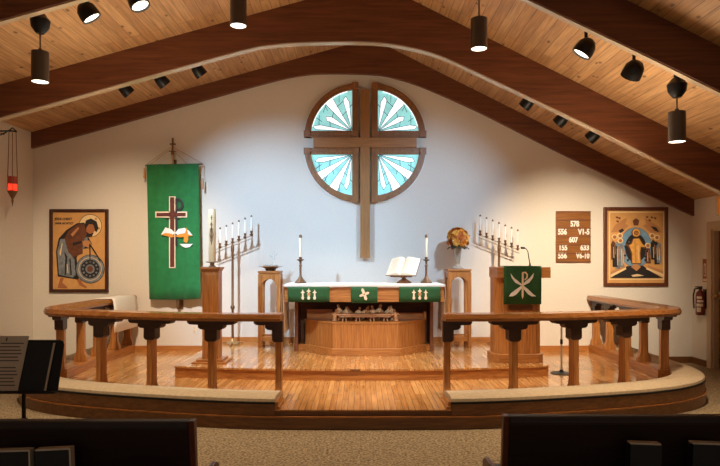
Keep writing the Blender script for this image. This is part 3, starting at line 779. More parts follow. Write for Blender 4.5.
right = candelabrum(499, 242.5, -1, 'slanting brass seven-candle candelabrum rising behind the pulpit', '')
ordn = ['first', 'second', 'third', 'fourth', 'fifth', 'sixth', 'seventh']
src = candle('candelabrum_candle', .0125, .245, left[0], 'x', 'white candles in the candelabrum by the thick candle', 'white_wax', .028)
src['label'] = 'white candle, lowest of seven in the candelabrum behind the thick candle'
for i in range(1, 7):
    dup(src, left[i], 'white candle, %s from the lowest in the candelabrum by the thick candle' % ordn[i] if i < 6 else 'white candle, highest of seven in the candelabrum near the brass bowl')
for i in range(7):
    dup(src, right[i], ('white candle, highest of seven in the candelabrum behind the pulpit' if i == 0 else 'white candle, lowest of seven in the candelabrum above the pulpit' if i == 6 else 'white candle, %s from the highest in the candelabrum behind the pulpit' % ordn[i]), 'white candles in the candelabrum behind the pulpit')

# ------------------------------------------------------------------ pulpit
UY = 8.0; ux = X(518.6, UY)
t = thing('pulpit', 'tall oak pulpit with octagonal plinth and overhanging desk top', 'pulpit', (ux, UY, ZD))
uh = Z(267, UY) - ZD
body = [(-.30, .08), (-.22, .0), (.22, .0), (.30, .08), (.30, .32), (-.30, .32)]
MB().xy(body, .10, uh - .13).build('body', M['oakZ'], t, bevel=.004)
base = [(-.335, .07), (-.25, -.04), (.25, -.04), (.335, .07), (.335, .35), (-.335, .35)]
MB().xy(base, 0, .11).build('plinth', M['oakX'], t, bevel=.008)
mb = MB().yz([(-.05, uh - .14), (.46, uh - .14), (.46, uh), (-.05, uh)], -.285, .40)
mb.build('desk_top', M['oakX'], t, bevel=.006)
MB().xz([(-.13, uh - .56), (.18, uh - .56), (.18, uh - .50), (.13, uh - .47), (-.08, uh - .47), (-.13, uh - .50)], -.012, 0).build('molding', M['doakX'], t)
# pulpit parament
p = thing('pulpit_parament', 'green pulpit cloth with white ribbon-like monogram hanging over the pulpit desk', 'parament', (X(522.5, UY - .06), UY - .062, Z(304, UY)))
w = 18.6 * UY / F; top = ZD + uh + .004 - Z(304, UY)
mb = MB(); n = 10; rows = []
for z, y in ((top + .006, .3), (top + .006, -.004), (top - .1, -.006), (top * .4, 0), (0, .004)):
    rows.append([mb.bm.verts.new((-w + 2 * w * i / n, y + .004 * math.sin(i) * (1 if z < .3 else 0), z)) for i in range(n + 1)])
for a, b in zip(rows, rows[1:]):
    for i in range(n): mb._face([a[i], a[i + 1], b[i + 1], b[i]])
mb.build('cloth', M['dgreen'], p, smooth=True, solid=.008)
mb = MB(); k = UY / F
def E(u, v): return ((u / 8.47 + 480 - 522) * k, (304 - 260 - v / 8.47) * k)
def ep(pts, y): mb.xz([E(*q) for q in pts], y - .003, y)
ye = -.014
mb.m(0)
ep([(252, 110), (262, 150), (290, 190), (340, 215), (350, 205), (310, 172), (280, 150), (265, 128)], ye)
ep([(448, 110), (440, 150), (410, 190), (360, 215), (352, 205), (385, 172), (415, 150), (432, 128)], ye)
ep([(345, 215), (300, 245), (255, 280), (240, 305), (270, 305), (300, 290), (325, 262), (352, 230)], ye)
ep([(360, 215), (400, 245), (440, 285), (468, 305), (430, 305), (400, 288), (375, 258), (350, 230)], ye)
mb.m(1)
ep([(346, 105), (362, 100), (362, 300), (352, 328), (345, 300)], ye - .004)
pts = []
cen = [(352, 108), (378, 104), (392, 125), (388, 150), (370, 165)]
ep([(352, 100), (380, 98), (398, 120), (396, 150), (372, 172), (366, 164), (384, 146), (386, 124), (374, 110), (352, 112)], ye - .004)
mb.build('emblem', [M['linen'], M['cream']], p)
# microphone
mz = ZD + uh + .009; mx = X(530, UY + .3)
t = thing('gooseneck_microphone', 'slim black gooseneck microphone bending over the pulpit desk', 'microphone', (mx, UY + .30, mz - .008))
MB().lathe([(.03, 0), (.03, .012), (.012, .02), (.008, .05)], n=12).build('base', M['black'], t, smooth=True)
gp = [(0, 0, .02), (-.012, 0, .10), (-.03, -.005, .2), (-.05, -.01, .235), (-.075, -.015, .25)]
MB().tube(gp, .006, 6).build('neck', M['black'], t, smooth=True)
MB().cyl((-.072, -.015, .25), (-.125, -.025, .252), .013, .016, 10).build('head', M['blackmatte'], t, smooth=True)

# short stand behind the rail
t = thing('short_metal_stand', 'short silvery floor stand with flat round base behind the rail beside the pulpit', 'stand', (X(561.5, 8.0), 8.0, ZP))
MB().lathe([(.14, 0), (.14, .008), (.03, .02), (.02, .05)], n=20).build('base', M['black'], t, smooth=True)
MB().cyl((0, 0, .02), (0, 0, .66), .012).build('pole', M['silver'], t, smooth=True)
MB().cyl((0, 0, .38), (0, 0, .44), .018).cyl((0, 0, .64), (0, 0, .68), .016).build('collar', M['black'], t, smooth=True)

# ------------------------------------------------------------------ banner
BY = 9.82
t = thing('banner_pole', 'slim brass banner pole topped by a small cross and held by a wall bracket', 'pole', (X(171.5, BY), BY + .06, ZP))
zt = Z(153, BY) - ZP; zl = Z(308, BY) - ZP; xo = X(177, BY) - X(171.5, BY)
MB().cyl((xo, 0, zl), (0, 0, zt), .017).build('pole', M['brass'], t, smooth=True)
MB().cyl((xo, 0, zl - .01), (xo, 0, zl + .12), .026).box(xo - .014, xo + .014, 0, .12, zl + .03, zl + .06).box(xo - .05, xo + .05, .105, .12, zl - .03, zl + .12).build('wall_bracket', M['dbrass'], t)
MB().box(-.01, .01, 0, .105, zt - .14, zt - .12).box(-.03, .03, .105, .12, zt - .18, zt - .08).build('wall_bracket', M['dbrass'], t)
MB().box(-.045, .045, -.012, .012, zt + .14, zt + .162).box(-.011, .011, -.012, .012, zt, zt + .25).box(-.06, .06, -.01, .01, zt + .03, zt + .045).lathe([(.02, zt - .02), (.028, zt), (.012, zt + .04)], n=10).build('cross_finial', M['dbrass'], t, bevel=.003)
MB().cyl((X(144, BY) - X(171.5, BY), 0, Z(165, BY) - ZP), (X(202, BY) - X(171.5, BY), 0, Z(163.5, BY) - ZP), .012).build('crossbar', M['dbrass'], t, smooth=True)
def rel(px, py): return (X(px, BY) - X(171.5, BY), -.02, Z(py, BY) - ZP)
mb = MB()
for a, b in (((171, 146), (144.5, 165)), ((171, 148), (148, 165)), ((171, 146), (201.5, 163)), ((171, 149), (187, 164)), ): mb.tube([rel(*a), rel(*b)], .004, 5)
mb.tube([rel(144.5, 165), rel(143.8, 178)], .004, 5); mb.tube([rel(201.5, 163), rel(201.5, 175), rel(200, 176)], .004, 5)
mb.build('cord', M['brass'], t)
for a, b in (((143.6, 168), (143.6, 178)), ((202.4, 178), (202.4, 189))):
    MB().cyl(rel(*a), rel(*b), .009, .016, 8).build('tassel', M['tan'], t, smooth=True)
b = thing('green_banner', 'long green cloth banner with a brown cross, open book and oil lamp', 'banner', (X(174, BY), BY + .02, Z(299, BY)))
k = BY / F
def Bn(px, py): return ((px - 174) * k, (299 - py) * k)
mb = MB(); n = 28; rows = []
H0 = (299 - 164) * k
for j in range(13):
    f = j / 12; rows.append([])
    for i in range(n + 1):
        g_ = i / n
        xl, xr2 = 146.5 + 2.5 * f, 198.5 + 2.0 * f
        px = xl + (xr2 - xl) * g_
        amp = .006 + .010 * f
        rows[-1].append(mb.bm.verts.new(((px - 174) * k, amp * math.sin(g_ * 21 + f * 1.6) + .004 * math.sin(g_ * 43 + f * 5) - .015, H0 * (1 - f) + (.012 * (g_ - .5)) - (.012 * math.sin(g_ * PI) if j == 12 else 0))))
for a, c2 in zip(rows, rows[1:]):
    for i in range(n): mb._face([a[i], a[i + 1], c2[i + 1], c2[i]])
mb.build('cloth', M['green'], b, smooth=True, solid=.004)
mb = MB(); yb = -.034
def bp(pts, y): mb.xz([Bn(*q) for q in pts], yb + y - .004, yb + y)
def rect(x0, y0, x1, y1, y): bp([(x0, y0), (x1, y0), (x1, y1), (x0, y1)], y)
mb.m(0); rect(169.4, 196.5, 175.8, 268, 0); rect(155.6, 211.6, 187.4, 217.6, 0)
mb.m(1); rect(170.5, 197.4, 174.7, 267, -.005); rect(157, 212.9, 186, 216.4, -.0052)
mb.m(2)
rect(175.6, 198.5, 177.6, 246, -.001); rect(166, 218.2, 180, 219.2, .0)
arc = [(177 + 6.8 * math.sin(a), 204.8 - 6.8 * math.cos(a)) for a in [PI * i / 10 for i in range(11)]]
inn = [(177 + 4.3 * math.sin(a), 204.8 - 4.3 * math.cos(a)) for a in [PI * i / 10 for i in range(11)]]
for i in range(10): bp([arc[i], arc[i + 1], inn[i + 1], inn[i]], -.001)
mb.m(3); bp([(161.5, 234.5), (166, 227.5), (172, 229.5), (175.5, 233), (172, 236), (165.5, 234.5)], -.009); bp([(175.5, 233), (179, 229), (185, 228), (189.5, 231), (193, 235.5), (186, 234.8), (180, 236.5)], -.009)
mb.m(4); bp([(161.5, 235), (166, 233), (172, 233.8), (175.5, 236.4), (172, 237.6), (165.5, 235.6)], -.011); bp([(175.5, 236.4), (180, 234.2), (186, 233), (193, 236), (186, 236.6), (180, 237.6)], -.011)
mb.m(3); bp([(180, 244), (193.3, 244), (190, 247), (186, 247.8), (183, 246.5)], -.009)
mb.m(4); bp([(184.2, 242), (184.5, 236), (186, 232), (187, 227.5), (188.6, 233), (188.8, 240), (187.5, 243)], -.014)
mb.build('emblem', [M['cream'], M['crossbrown'], M['dark_paint'], M['linen'], M['orange']], b)

# ------------------------------------------------------------------ framed icons and hymn board
def icon(px0, px1, py0, py1, fwpx, name, label, fm):
    Y = YB - .04
    t = thing(name, label, 'picture', (X((px0 + px1) / 2, Y), YB, Z(py1, Y)))
    k = Y / F; cxp = (px0 + px1) / 2
    w = (px1 - px0) / 2 * k; h = (py1 - py0) * k; f = fwpx * k
    mb = MB()
    mb.box(-w, -w + f, -.04, 0, 0, h).box(w - f, w, -.04, 0, 0, h).box(-w + f, w - f, -.04, 0, 0, f).box(-w + f, w - f, -.04, 0, h - f, h)
    mb.build('frame', fm, t, bevel=.008)
    mb = MB(); mb.m(0).box(-w + f, w - f, -.02, -.002, f, h - f)
    conv = lambda p: ((p[0] - cxp) * k, (py1 - p[1]) * k)
    st = [0]
    def poly(mi, pts):
        st[0] += 1; mb.m(mi); d = -.0205 - st[0] * .0003
        mb.xz([conv(p) for p in pts], d - .0003, -.02)
    def disc(mi, x, y, rx, ry=None, n=24): poly(mi, [(x + rx * math.cos(2 * PI * i / n), y + (ry or rx) * math.sin(2 * PI * i / n)) for i in range(n)])
    return t, mb, poly, disc, conv, k
PM = [M['gold'], M['cream_line'], M['dark_paint'], M['brown_paint'], M['grey_paint'], M['blue_paint'], M['robe_gold'], M['skin_paint'], M['tan_paint']]
t, mb, poly, disc, conv, k = icon(49, 108, 209, 292.5, 3.3, 'framed_icon', 'dark framed icon of a stooping robed figure with compasses over a round disc', M['frame'])
def z4(pts): return [(40 + a / 4.66, 200 + b / 4.66) for a, b in pts]
def P4(mi, *pts): poly(mi, z4(pts))
disc(2, 89.8, 225.7, 11.6); disc(1, 89.8, 225.7, 11.1)
for a in (-.9, .3, 2.2):
    x, y = 89.8 + 9 * math.cos(a), 225.7 + 9 * math.sin(a); poly(8, [(x - 1, y - 1), (x + 1, y - 1), (x + 1, y + 1), (x - 1, y + 1)])
P4(2, (72, 240), (84, 180), (120, 140), (170, 108), (205, 105), (222, 170), (240, 205), (228, 225), (196, 228), (168, 268), (178, 372), (80, 356))
P4(3, (105, 190), (130, 145), (175, 112), (204, 112), (216, 160), (200, 190), (196, 250), (150, 268), (112, 240))
P4(4, (78, 240), (92, 182), (112, 180), (128, 240), (158, 275), (164, 350), (150, 362), (86, 348))
P4(4, (205, 180), (218, 170), (222, 190), (205, 220), (196, 230))
P4(2, (110, 240), (125, 262), (118, 350), (112, 350), (116, 270)); P4(2, (140, 270), (146, 350), (140, 352), (134, 275))
P4(1, (88, 250), (100, 200), (103, 202), (94, 260)); P4(1, (126, 300), (130, 340), (127, 342), (122, 300))
P4(2, (150, 200), (190, 190), (192, 200), (152, 214)); P4(8, (140, 160), (175, 126), (180, 132), (150, 170))
P4(8, (196, 190), (228, 188), (240, 210), (228, 224), (198, 212))
P4(2, (206, 120), (212, 95), (236, 86), (262, 100), (270, 130), (262, 150), (250, 140), (240, 112), (222, 120), (216, 150))
P4(7, (214, 130), (226, 112), (246, 114), (254, 138), (244, 158), (228, 164), (214, 150))
P4(2, (212, 146), (230, 158), (248, 152), (240, 170), (222, 172))
P4(7, (92, 364), (110, 364), (100, 385), (124, 405), (124, 412), (80, 410)); P4(7, (168, 370), (186, 370), (196, 390), (216, 405), (212, 412), (184, 398))
disc(2, 89.8, 269, 14.4); disc(4, 89.8, 269, 13.9); disc(1, 89.8, 269, 11.6); disc(4, 89.8, 269, 11.0); disc(2, 89.8, 269, 9.4)
for i in range(12):
    a = 2 * PI * i / 12; disc(4, 89.8 + 7.2 * math.cos(a), 269 + 7.2 * math.sin(a), 1.1, None, 6)
disc(4, 89.8, 269, 4.6); disc(3, 89.8, 269, 3.0)
P4(2, (228, 205), (233, 205), (234, 300), (230, 300)); P4(2, (230, 210), (235, 208), (282, 282), (278, 285))
mb.m(2)
tx, tz = conv((54.2, 220)); mb.text('JESUS CHRIST', tx, tz, .054, -.021, bold=.0018, sx=.86)
tx, tz = conv((54.2, 224.2)); mb.text('DIVINE ARCHITECT', tx, tz, .045, -.021, bold=.0015, sx=.76)
mb.build('picture', PM, t)
t, mb, poly, disc, conv, k = icon(604, 668.5, 207, 286.5, 3.6, 'framed_icon', 'reddish framed icon of a gold robed figure before a blue oval beside the hymn board', M['frame2'])
def z5(pts): return [(604 + a / 5.485, 205 + b / 5.485) for a, b in pts]
def P5(mi, *pts): poly(mi, z5(pts))
P5(1, (30, 36), (334, 36), (334, 410), (30, 410)); P5(0, (36, 42), (328, 42), (328, 404), (36, 404))
P5(8, (40, 150), (62, 110), (110, 78), (128, 70), (120, 105), (140, 110), (100, 150)); P5(8, (322, 150), (300, 118), (240, 78), (225, 70), (236, 105), (215, 112), (262, 155))
P5(2, (82, 140), (104, 128), (114, 140), (92, 155)); P5(2, (258, 115), (290, 122), (306, 150), (280, 140)); P5(3, (160, 85), (178, 72), (196, 85), (190, 112), (166, 112))
for (a, b2) in ((66, 62), (80, 66), (70, 84), (232, 60), (258, 62), (246, 78), (276, 66)): P5(3, (a, b2), (a + 14, b2 + 2), (a + 12, b2 + 12), (a + 2, b2 + 9))
disc(4, 604 + 176 / 5.485, 205 + 232 / 5.485, 16.6, 20.2); disc(5, 604 + 176 / 5.485, 205 + 232 / 5.485, 15.8, 19.4)
disc(2, 604 + 176 / 5.485, 205 + 236 / 5.485, 10.6, 14.6)
for i in range(14):
    a = i * 2.4; disc(1, 604 + 176 / 5.485 + 9 * math.cos(a) * (i / 14), 205 + 236 / 5.485 + 13 * math.sin(a) * (i / 14) ** .5, .35, None, 6)
P5(2, (40, 400), (95, 362), (130, 335), (215, 332), (250, 360), (322, 400))
P5(1, (38, 380), (120, 340), (124, 352), (40, 396)); P5(8, (38, 366), (118, 332), (120, 342), (38, 382)); P5(1, (232, 352), (240, 340), (326, 378), (326, 392)); P5(8, (236, 342), (244, 330), (326, 362), (326, 378))
P5(1, (150, 385), (185, 378), (222, 388), (160, 394)); P5(8, (150, 340), (176, 318), (204, 340), (180, 362))
for (a, b2, c, m_) in ((40, 195, 300, 3), (62, 200, 350, 4), (84, 210, 340, 4), (48, 215, 340, 2)):
    P5(m_, (a, b2 + 20), (a + 10, b2), (a + 24, b2 + 12), (a + 28, c), (a + 2, c))
for (a, b2, c, m_) in ((228, 230, 320, 3), (258, 190, 300, 2), (276, 200, 325, 2), (288, 205, 318, 4)):
    P5(m_, (a, b2 + 20), (a + 12, b2), (a + 26, b2 + 12), (a + 30, c), (a + 4, c))
for (a, b2, c) in ((52, 230, 290), (72, 240, 330), (96, 240, 330), (104, 260, 320), (238, 260, 310), (270, 230, 290), (290, 235, 300), (302, 240, 300)):
    P5(1, (a, b2), (a + 2.5, b2), (a + 5, c), (a + 2, c)); P5(8, (a + 7, b2 - 12), (a + 10, b2 - 12), (a + 12, c - 20), (a + 9, c - 20))
for (a, b2) in ((112, 225), (122, 250), (110, 275), (226, 225), (232, 252), (222, 280), (150, 178), (204, 180), (126, 300), (222, 300)):
    P5(2, (a, b2), (a + 7, b2 - 5), (a + 12, b2 + 4), (a + 4, b2 + 9))
for (a, b2) in ((58, 175), (88, 168), (90, 195), (264, 168), (290, 178), (240, 222)):
    disc(1, 604 + a / 5.485, 205 + b2 / 5.485, 2.7); disc(7, 604 + a / 5.485, 205 + (b2 + 1) / 5.485, 1.7)
P5(3, (146, 215), (160, 182), (195, 180), (214, 215), (232, 232), (224, 240), (206, 230), (200, 262), (204, 322), (150, 322), (148, 262), (130, 226), (118, 222), (120, 212))
P5(6, (150, 215), (162, 186), (192, 184), (208, 212), (228, 232), (200, 228), (196, 262), (200, 318), (154, 318), (154, 262), (136, 220))
P5(8, (166, 200), (172, 200), (178, 316), (170, 316)); P5(1, (184, 220), (187, 220), (190, 300), (187, 300))
disc(3, 604 + 176 / 5.485, 205 + 152 / 5.485, 4.3); disc(6, 604 + 176 / 5.485, 205 + 152 / 5.485, 3.9); disc(3, 604 + 176 / 5.485, 205 + 154 / 5.485, 2.4); disc(7, 604 + 176 / 5.485, 205 + 155 / 5.485, 1.8)
mb.build('picture', PM, t)
# hymn board
Y = YB - .035; k = Y / F
t = thing('hymn_board', 'oak hymn board with rows of white numbers on the wall beside the larger icon', 'sign', (X(573.5, Y), YB, Z(262, Y)))
w = 17.4 * k; h = 51 * k
MB().box(-w, w, -.03, 0, 0, h).build('board', wood('hymn_board_oak', rgb(118, 70, 26), rgb(156, 100, 46), 'X'), t, bevel=.006)
mb = MB()
for r in range(7):
    z = r * h / 6.05 * .985
    mb.box(-w, w, -.042, -.03, min(z, h - .012), min(z, h - .012) + .012)
mb.build('rail', M['recess'], t)
rowz = [254.5 - 211, 246.2 - 211, 238.0 - 211, 229.9 - 211, 221.6 - 211]
mb = MB()
def hb(s, px, py, al, sx=.78): mb.text(s, (px - 573.5) * k, (262 - py) * k, .122, -.034, al, depth=.003, bold=.0055, sx=sx)
hb('578', 574.8, 226.3, 'CENTER'); hb('556', 558, 234.3, 'LEFT'); hb('V1-5', 589.6, 234.3, 'RIGHT'); hb('607', 573.4, 242.2, 'CENTER')
hb('155', 558.6, 250.1, 'LEFT'); hb('633', 589.2, 250.1, 'RIGHT'); hb('556', 558, 258.2, 'LEFT'); hb('V6-10', 589.4, 258.2, 'RIGHT', .72)
mb.build('lettering', M['linen'], t)

# ------------------------------------------------------------------ wall small things
def outlet(px, py):
    t = thing('power_outlet', 'small ivory power outlet on the back wall below the green banner', 'outlet', (X(px, YB), YB, Z(py, YB)))
    MB().box(-.036, .036, -.008, 0, -.058, .058).build('plate', M['plate'], t, bevel=.003)
    MB().box(-.017, .017, -.012, -.008, .008, .04).box(-.017, .017, -.012, -.008, -.04, -.008).build('socket', M['label'], t)
outlet(194.5, 329.4)
# sanctuary lamp on the left wall
LY = 8.9; lx = X(12.5, LY)
t = thing('sanctuary_lamp', 'hanging red glass sanctuary lamp on a scrolled bracket from the left wall', 'lamp', (XL, LY, Z(131, LY)))
dx = lx - XL
mb = MB().tube([(0, 0, .0), (dx, 0, 0), (dx + .06, 0, -.01)], .011, 6).tube([(0.005, 0, -.12), (dx * .35, 0, -.06), (dx * .7, 0, -.015), (dx * .55, 0, -.05), (dx * .4, 0, -.03)], .008, 6).box(0, .012, -.03, .03, -.18, .06)
mb.tube([(dx - .06, 0, .0), (dx, 0, .045), (dx + .06, 0, -.01)], .01, 6)
mb.build('bracket', M['black'], t)
mb = MB(); zc = Z(178, LY) - Z(131, LY)
for a in (0, 2.1, 4.2): mb.tube([(dx + .05 * math.cos(a), .05 * math.sin(a), -.01), (dx + .07 * math.cos(a), .07 * math.sin(a), zc)], .0055, 5)
mb.build('chain', M['dbrass'], t)
MB().lathe([(.055, zc + .02), (.062, zc - .09), (.055, zc - .10)], (dx, 0, 0), 16).build('upper_glass', M['redglass'], t, smooth=True)
MB().lathe([(.063, zc - .09), (.066, zc - .13), (.06, zc - .18)], (dx, 0, 0), 16).build('red_glass', M['red'], t, smooth=True)
MB().lathe([(.062, zc - .18), (.07, zc - .19), (.05, zc - .23), (.03, zc - .27), (.012, zc - .30), (.016, zc - .32), (.006, zc - .38), (0, zc - .42)], (dx, 0, 0), 14).build('drip_finial', M['dbrass'], t, smooth=True)
mb = MB()
for a in range(6): mb.tube([(dx + .066 * math.cos(a * 1.047), .066 * math.sin(a * 1.047), zc + .03), (dx + .075 * math.cos(a * 1.047), .075 * math.sin(a * 1.047), zc - .18)], .005, 5)
mb.build('cage', M['dbrass'], t)
# fire extinguisher and sign on the right wall
EY = 9.62
t = thing('fire_extinguisher', 'dark red fire extinguisher hung on the right wall beside the door', 'extinguisher', (XR - .075, EY, Z(315, EY)))
MB().lathe([(.06, 0), (.066, .02), (.066, .30), (.055, .35), (.025, .38), (.022, .40)], n=18).build('cylinder', M['ext'], t, smooth=True)
MB().box(-.025, .02, -.025, .025, .40, .43).box(-.08, .03, -.012, .012, .43, .445).box(-.085, .02, -.012, .012, .405, .415).build('valve_handle', M['black'], t, bevel=.003)
MB().tube([(-.02, .02, .415), (-.06, .05, .40), (-.075, .06, .3), (-.072, .058, .18), (-.07, .05, .1)], .012, 8).build('hose', M['black'], t, smooth=True)
mb = MB()
for z0, z1, a0, a1 in ((.05, .12, 195, 250), (.135, .18, 190, 275), (.20, .235, 200, 280), (.255, .29, 195, 260)):
    A = [math.radians(a0 + (a1 - a0) * k / 8) for k in range(9)]
    ring = [[mb.bm.verts.new((.0672 * math.cos(a), .0672 * math.sin(a), z)) for a in A] for z in (z0, z1)]
    for k in range(8): mb._face([ring[0][k], ring[0][k + 1], ring[1][k + 1], ring[1][k]])
mb.build('instruction_label', M['label'], t, smooth=True)
MB().box(.06, .075, -.04, .04, .1, .4).build('wall_bracket', M['black'], t)
SY2 = XR * F / (705.3 - VX)
t = thing('extinguisher_sign', 'narrow upright sign with down arrow above the fire extinguisher', 'sign', (XR, SY2, Z(282, SY2)))
sh = Z(259, SY2) - Z(282, SY2)
MB().box(-.006, 0, -.065, .065, 0, sh).build('plate', M['signbrown'], t)
MB().yz([(-.05, .05), (.05, .05), (.05, .012), (-.05, .012)], -.009, -.006).box(-.009, -.006, -.028, .028, .09, sh - .07).build('pale_band', M['label'], t)
MB().box(-.011, -.009, -.008, .008, .13, sh - .1).yz([(-.024, .14), (.024, .14), (0, .1)], -.011, -.009).build('arrow', M['signbrown'], t)
GY = 8.84
t = thing('lit_door_sign', 'small orange lit sign sticking out above the right door', 'sign', (XR, GY, 2.31))
MB().box(-.03, 0, -.03, .03, .08, .14).build('mount', M['canmetal'], t)
MB().box(-.28, -.03, -.02, .02, -.02, .26).build('housing', M['label'], t, bevel=.004)
MB().box(-.265, -.045, -.025, -.02, .0, .24).build('lit_face', M['signorange'], t)

# ------------------------------------------------------------------ ceiling lamps
def roofz(x, d=.0): return roof(x) - d
pend = None
for (px, pb, lab) in ((40.2, 82, 'bronze can pendant lamp hanging nearest the red sanctuary lamp'), (238.3, 26, 'bronze can pendant lamp above the paschal candle side of the near arch'), (479, 49, 'bronze can pendant lamp hanging just right of the roof ridge'), (677, 142, 'bronze can pendant lamp hanging on the side of the door')):
    Yd = 6.2; x = X(px, Yd); zb = Z(pb, Yd)
    if pend is None:
        pend = thing('pendant_lamp', lab, 'lamp', (x, Yd, zb), 'can pendant lamps under the ceiling')
        src_h = roof(x) - zb
    t = pend if lab == pend['label'] else None
    if t is None:
        t = thing('pendant_lamp', lab, 'lamp', (x, Yd, zb), 'can pendant lamps under the ceiling')
    MB().lathe([(.076, .03), (.078, .0), (.083, .0), (.083, .30), (.02, .305), (.018, .33)], n=20).build('shade', M['canmetal'], t, smooth=True)
    MB().lathe([(0, .004), (.077, .004), (.077, .012)], n=20).build('bulb_lens', M['lamp'], t)
    hh = roof(x) - zb
    MB().cyl((0, 0, .32), (0, 0, hh - .05), .008, n=8).build('rod', M['rod'], t, smooth=True)
    dd = .17 if x < 0 else .25
    MB().lathe([(.04, hh - dd - .19), (.085, hh - dd - .13), (.095, hh - dd - .06), (.05, hh - dd), (.03, hh - dd + .01), (.03, hh)], n=16).build('canopy', M['black'], t, smooth=True)
def spot_head(px, py, Yd, aim, label, rad=.085):
    x = X(px, Yd); z = Z(py, Yd)
    t = thing('track_spotlight', label, 'spotlight', (x, Yd, z), 'black track spotlights behind the arches')
    d = (Vector(aim) - Vector((x, Yd, z))).normalized()
    L = .17
    c = -d * L * .5
    MB().lathe([(.03, 0), (.06, .015), (rad * .92, .06), (rad, .12), (rad, L), (rad * .86, L), (rad * .86, L - .02)], c, 16, d).build('housing', M['black'], t, smooth=True)
    MB().lathe([(0, L - .022), (rad * .86, L - .022), (rad * .86, L - .016), (0, L - .016)], c, 16, d).build('lens', M['lamp'], t)
    top = roof(x) - z
    mb = MB(); mb.tube([(0, 0, 0), (0, 0, top * .5), (0, 0, max(top, .1))], .016, 6); mb.box(-.05, .05, -.035, .035, max(top, .1) - .05, max(top, .1))
    mb.build('stem', M['black'], t)
    return Vector((x, Yd, z)) + d * .12
LA = [spot_head(125, 89, 8.3, (-1.0, 9.9, 1.5), 'black track spotlight, lowest of three beneath the near arch on the banner side'),
      spot_head(161, 80, 8.3, (-.6, 9.9, 1.5), 'black track spotlight, middle of three beneath the near arch on the banner side'),
      spot_head(198, 70, 8.3, (-.2, 9.9, 1.5), 'black track spotlight, highest of three beneath the near arch on the banner side')]
RA = [spot_head(528, 102, 8.3, (.4, 9.9, 1.5), 'black track spotlight, highest of three beneath the near arch on the hymn board side'),
      spot_head(562, 119, 8.3, (.8, 9.9, 1.5), 'black track spotlight, middle of three beneath the near arch on the hymn board side'),
      spot_head(594, 135, 8.3, (1.2, 9.9, 1.5), 'black track spotlight, lowest of three beneath the near arch on the hymn board side')]
LB = [spot_head(87, 11, 6.15, (-1.5, 6.6, 2.2), 'black track spotlight with glowing lens, just right of the first pendant canopy', .10),
      spot_head(137, -1, 6.15, (-1.2, 6.0, 2.2), 'black track spotlight with glowing lens at the top edge of the photo', .10)]
RB = [spot_head(586, 47, 6.15, (1.1, 6.5, 2.0), 'black track spotlight with glowing lens below the nearest beam', .10),
      spot_head(634, 69, 6.15, (2.4, 7.6, 2.0), 'black track spotlight between the glowing one and the pendant canopy', .10)]

# ------------------------------------------------------------------ foreground
# music stand
MY = 4.1; mx = X(23, MY)
t = thing('music_stand', 'black metal music stand in front of the pews holding a music sheet', 'stand', (mx, MY, 0))
dz0, dz1 = Z(391, MY), Z(341, MY)
def desk(u, v, d): return (u, -.04 + v * .30 - d, dz0 + v)
hh = dz1 - dz0
wq = .25
poly = [(-wq, 0), (wq, 0), (wq, hh - .03), (wq - .01, hh - .01), (wq - .03, hh), (-wq + .03, hh), (-wq + .01, hh - .01), (-wq, hh - .03)]
MB().prism(poly, desk, 0, .004).prism([(-wq, 0), (wq, 0), (wq, .012), (-wq, .012)], desk, .004, .05).build('desk', M['blackmatte'], t)
MB().cyl((0, .01, .1), (0, .01, dz0 + .08), .013).cyl((0, .01, .1), (0, .01, .55), .018).build('pole', M['black'], t, smooth=True)
MB().cyl((0, .01, .55), (0, .01, .6), .024).build('collar', M['black'], t, smooth=True)
for k in range(3):
    a = PI / 2 + k * 2 * PI / 3
    MB().tube([(0, .01, .14), (.12 * math.cos(a), .01 + .12 * math.sin(a), .08), (.27 * math.cos(a), .01 + .27 * math.sin(a), .01)], .01, 6).build('leg', M['black'], t, smooth=True)
s = thing('music_sheet', 'grey printed music sheet leaning on the black music stand', 'paper', (mx, MY, 0))
def sheet(u, v, d): return (u + v * .055, -.046 + v * .30 - d - .006, dz0 + .013 + v)
sw_ = [(-.2, 0), (-.005, 0), (-.005, .345), (-.2, .345)]
mb = MB().m(0); mb.prism(sw_, sheet, 0, .002); mb.m(1)
for r in range(13):
    v = .03 + r * .022
    if r in (6,): continue
    mb.prism([(-.185, v), (-.03 - (r % 3) * .01, v), (-.03 - (r % 3) * .01, v + .007), (-.185, v + .007)], sheet, .002, .0025)
mb.prism([(-.155, .312), (-.145, .312), (-.145, .335), (-.155, .335)], sheet, .002, .0025)
mb.build('page', [M['greysheet'], M['ink']], s)
s = thing('music_folder', 'black folder with pale page edge standing on the music stand', 'folder', (mx, MY, 0))
MB().prism([(.0, 0), (.165, 0), (.165, .30), (.0, .30)], lambda u, v, d: (u + v * .055, -.046 + v * .30 - d - .001, dz0 + .013 + v), 0, .004).build('cover', M['bookcover'], s)
MB().prism([(.165, 0), (.178, 0), (.178, .30), (.165, .30)], lambda u, v, d: (u + v * .055, -.046 + v * .30 - d - .001, dz0 + .013 + v), 0, .005).build('page_edge', M['pages'], s)
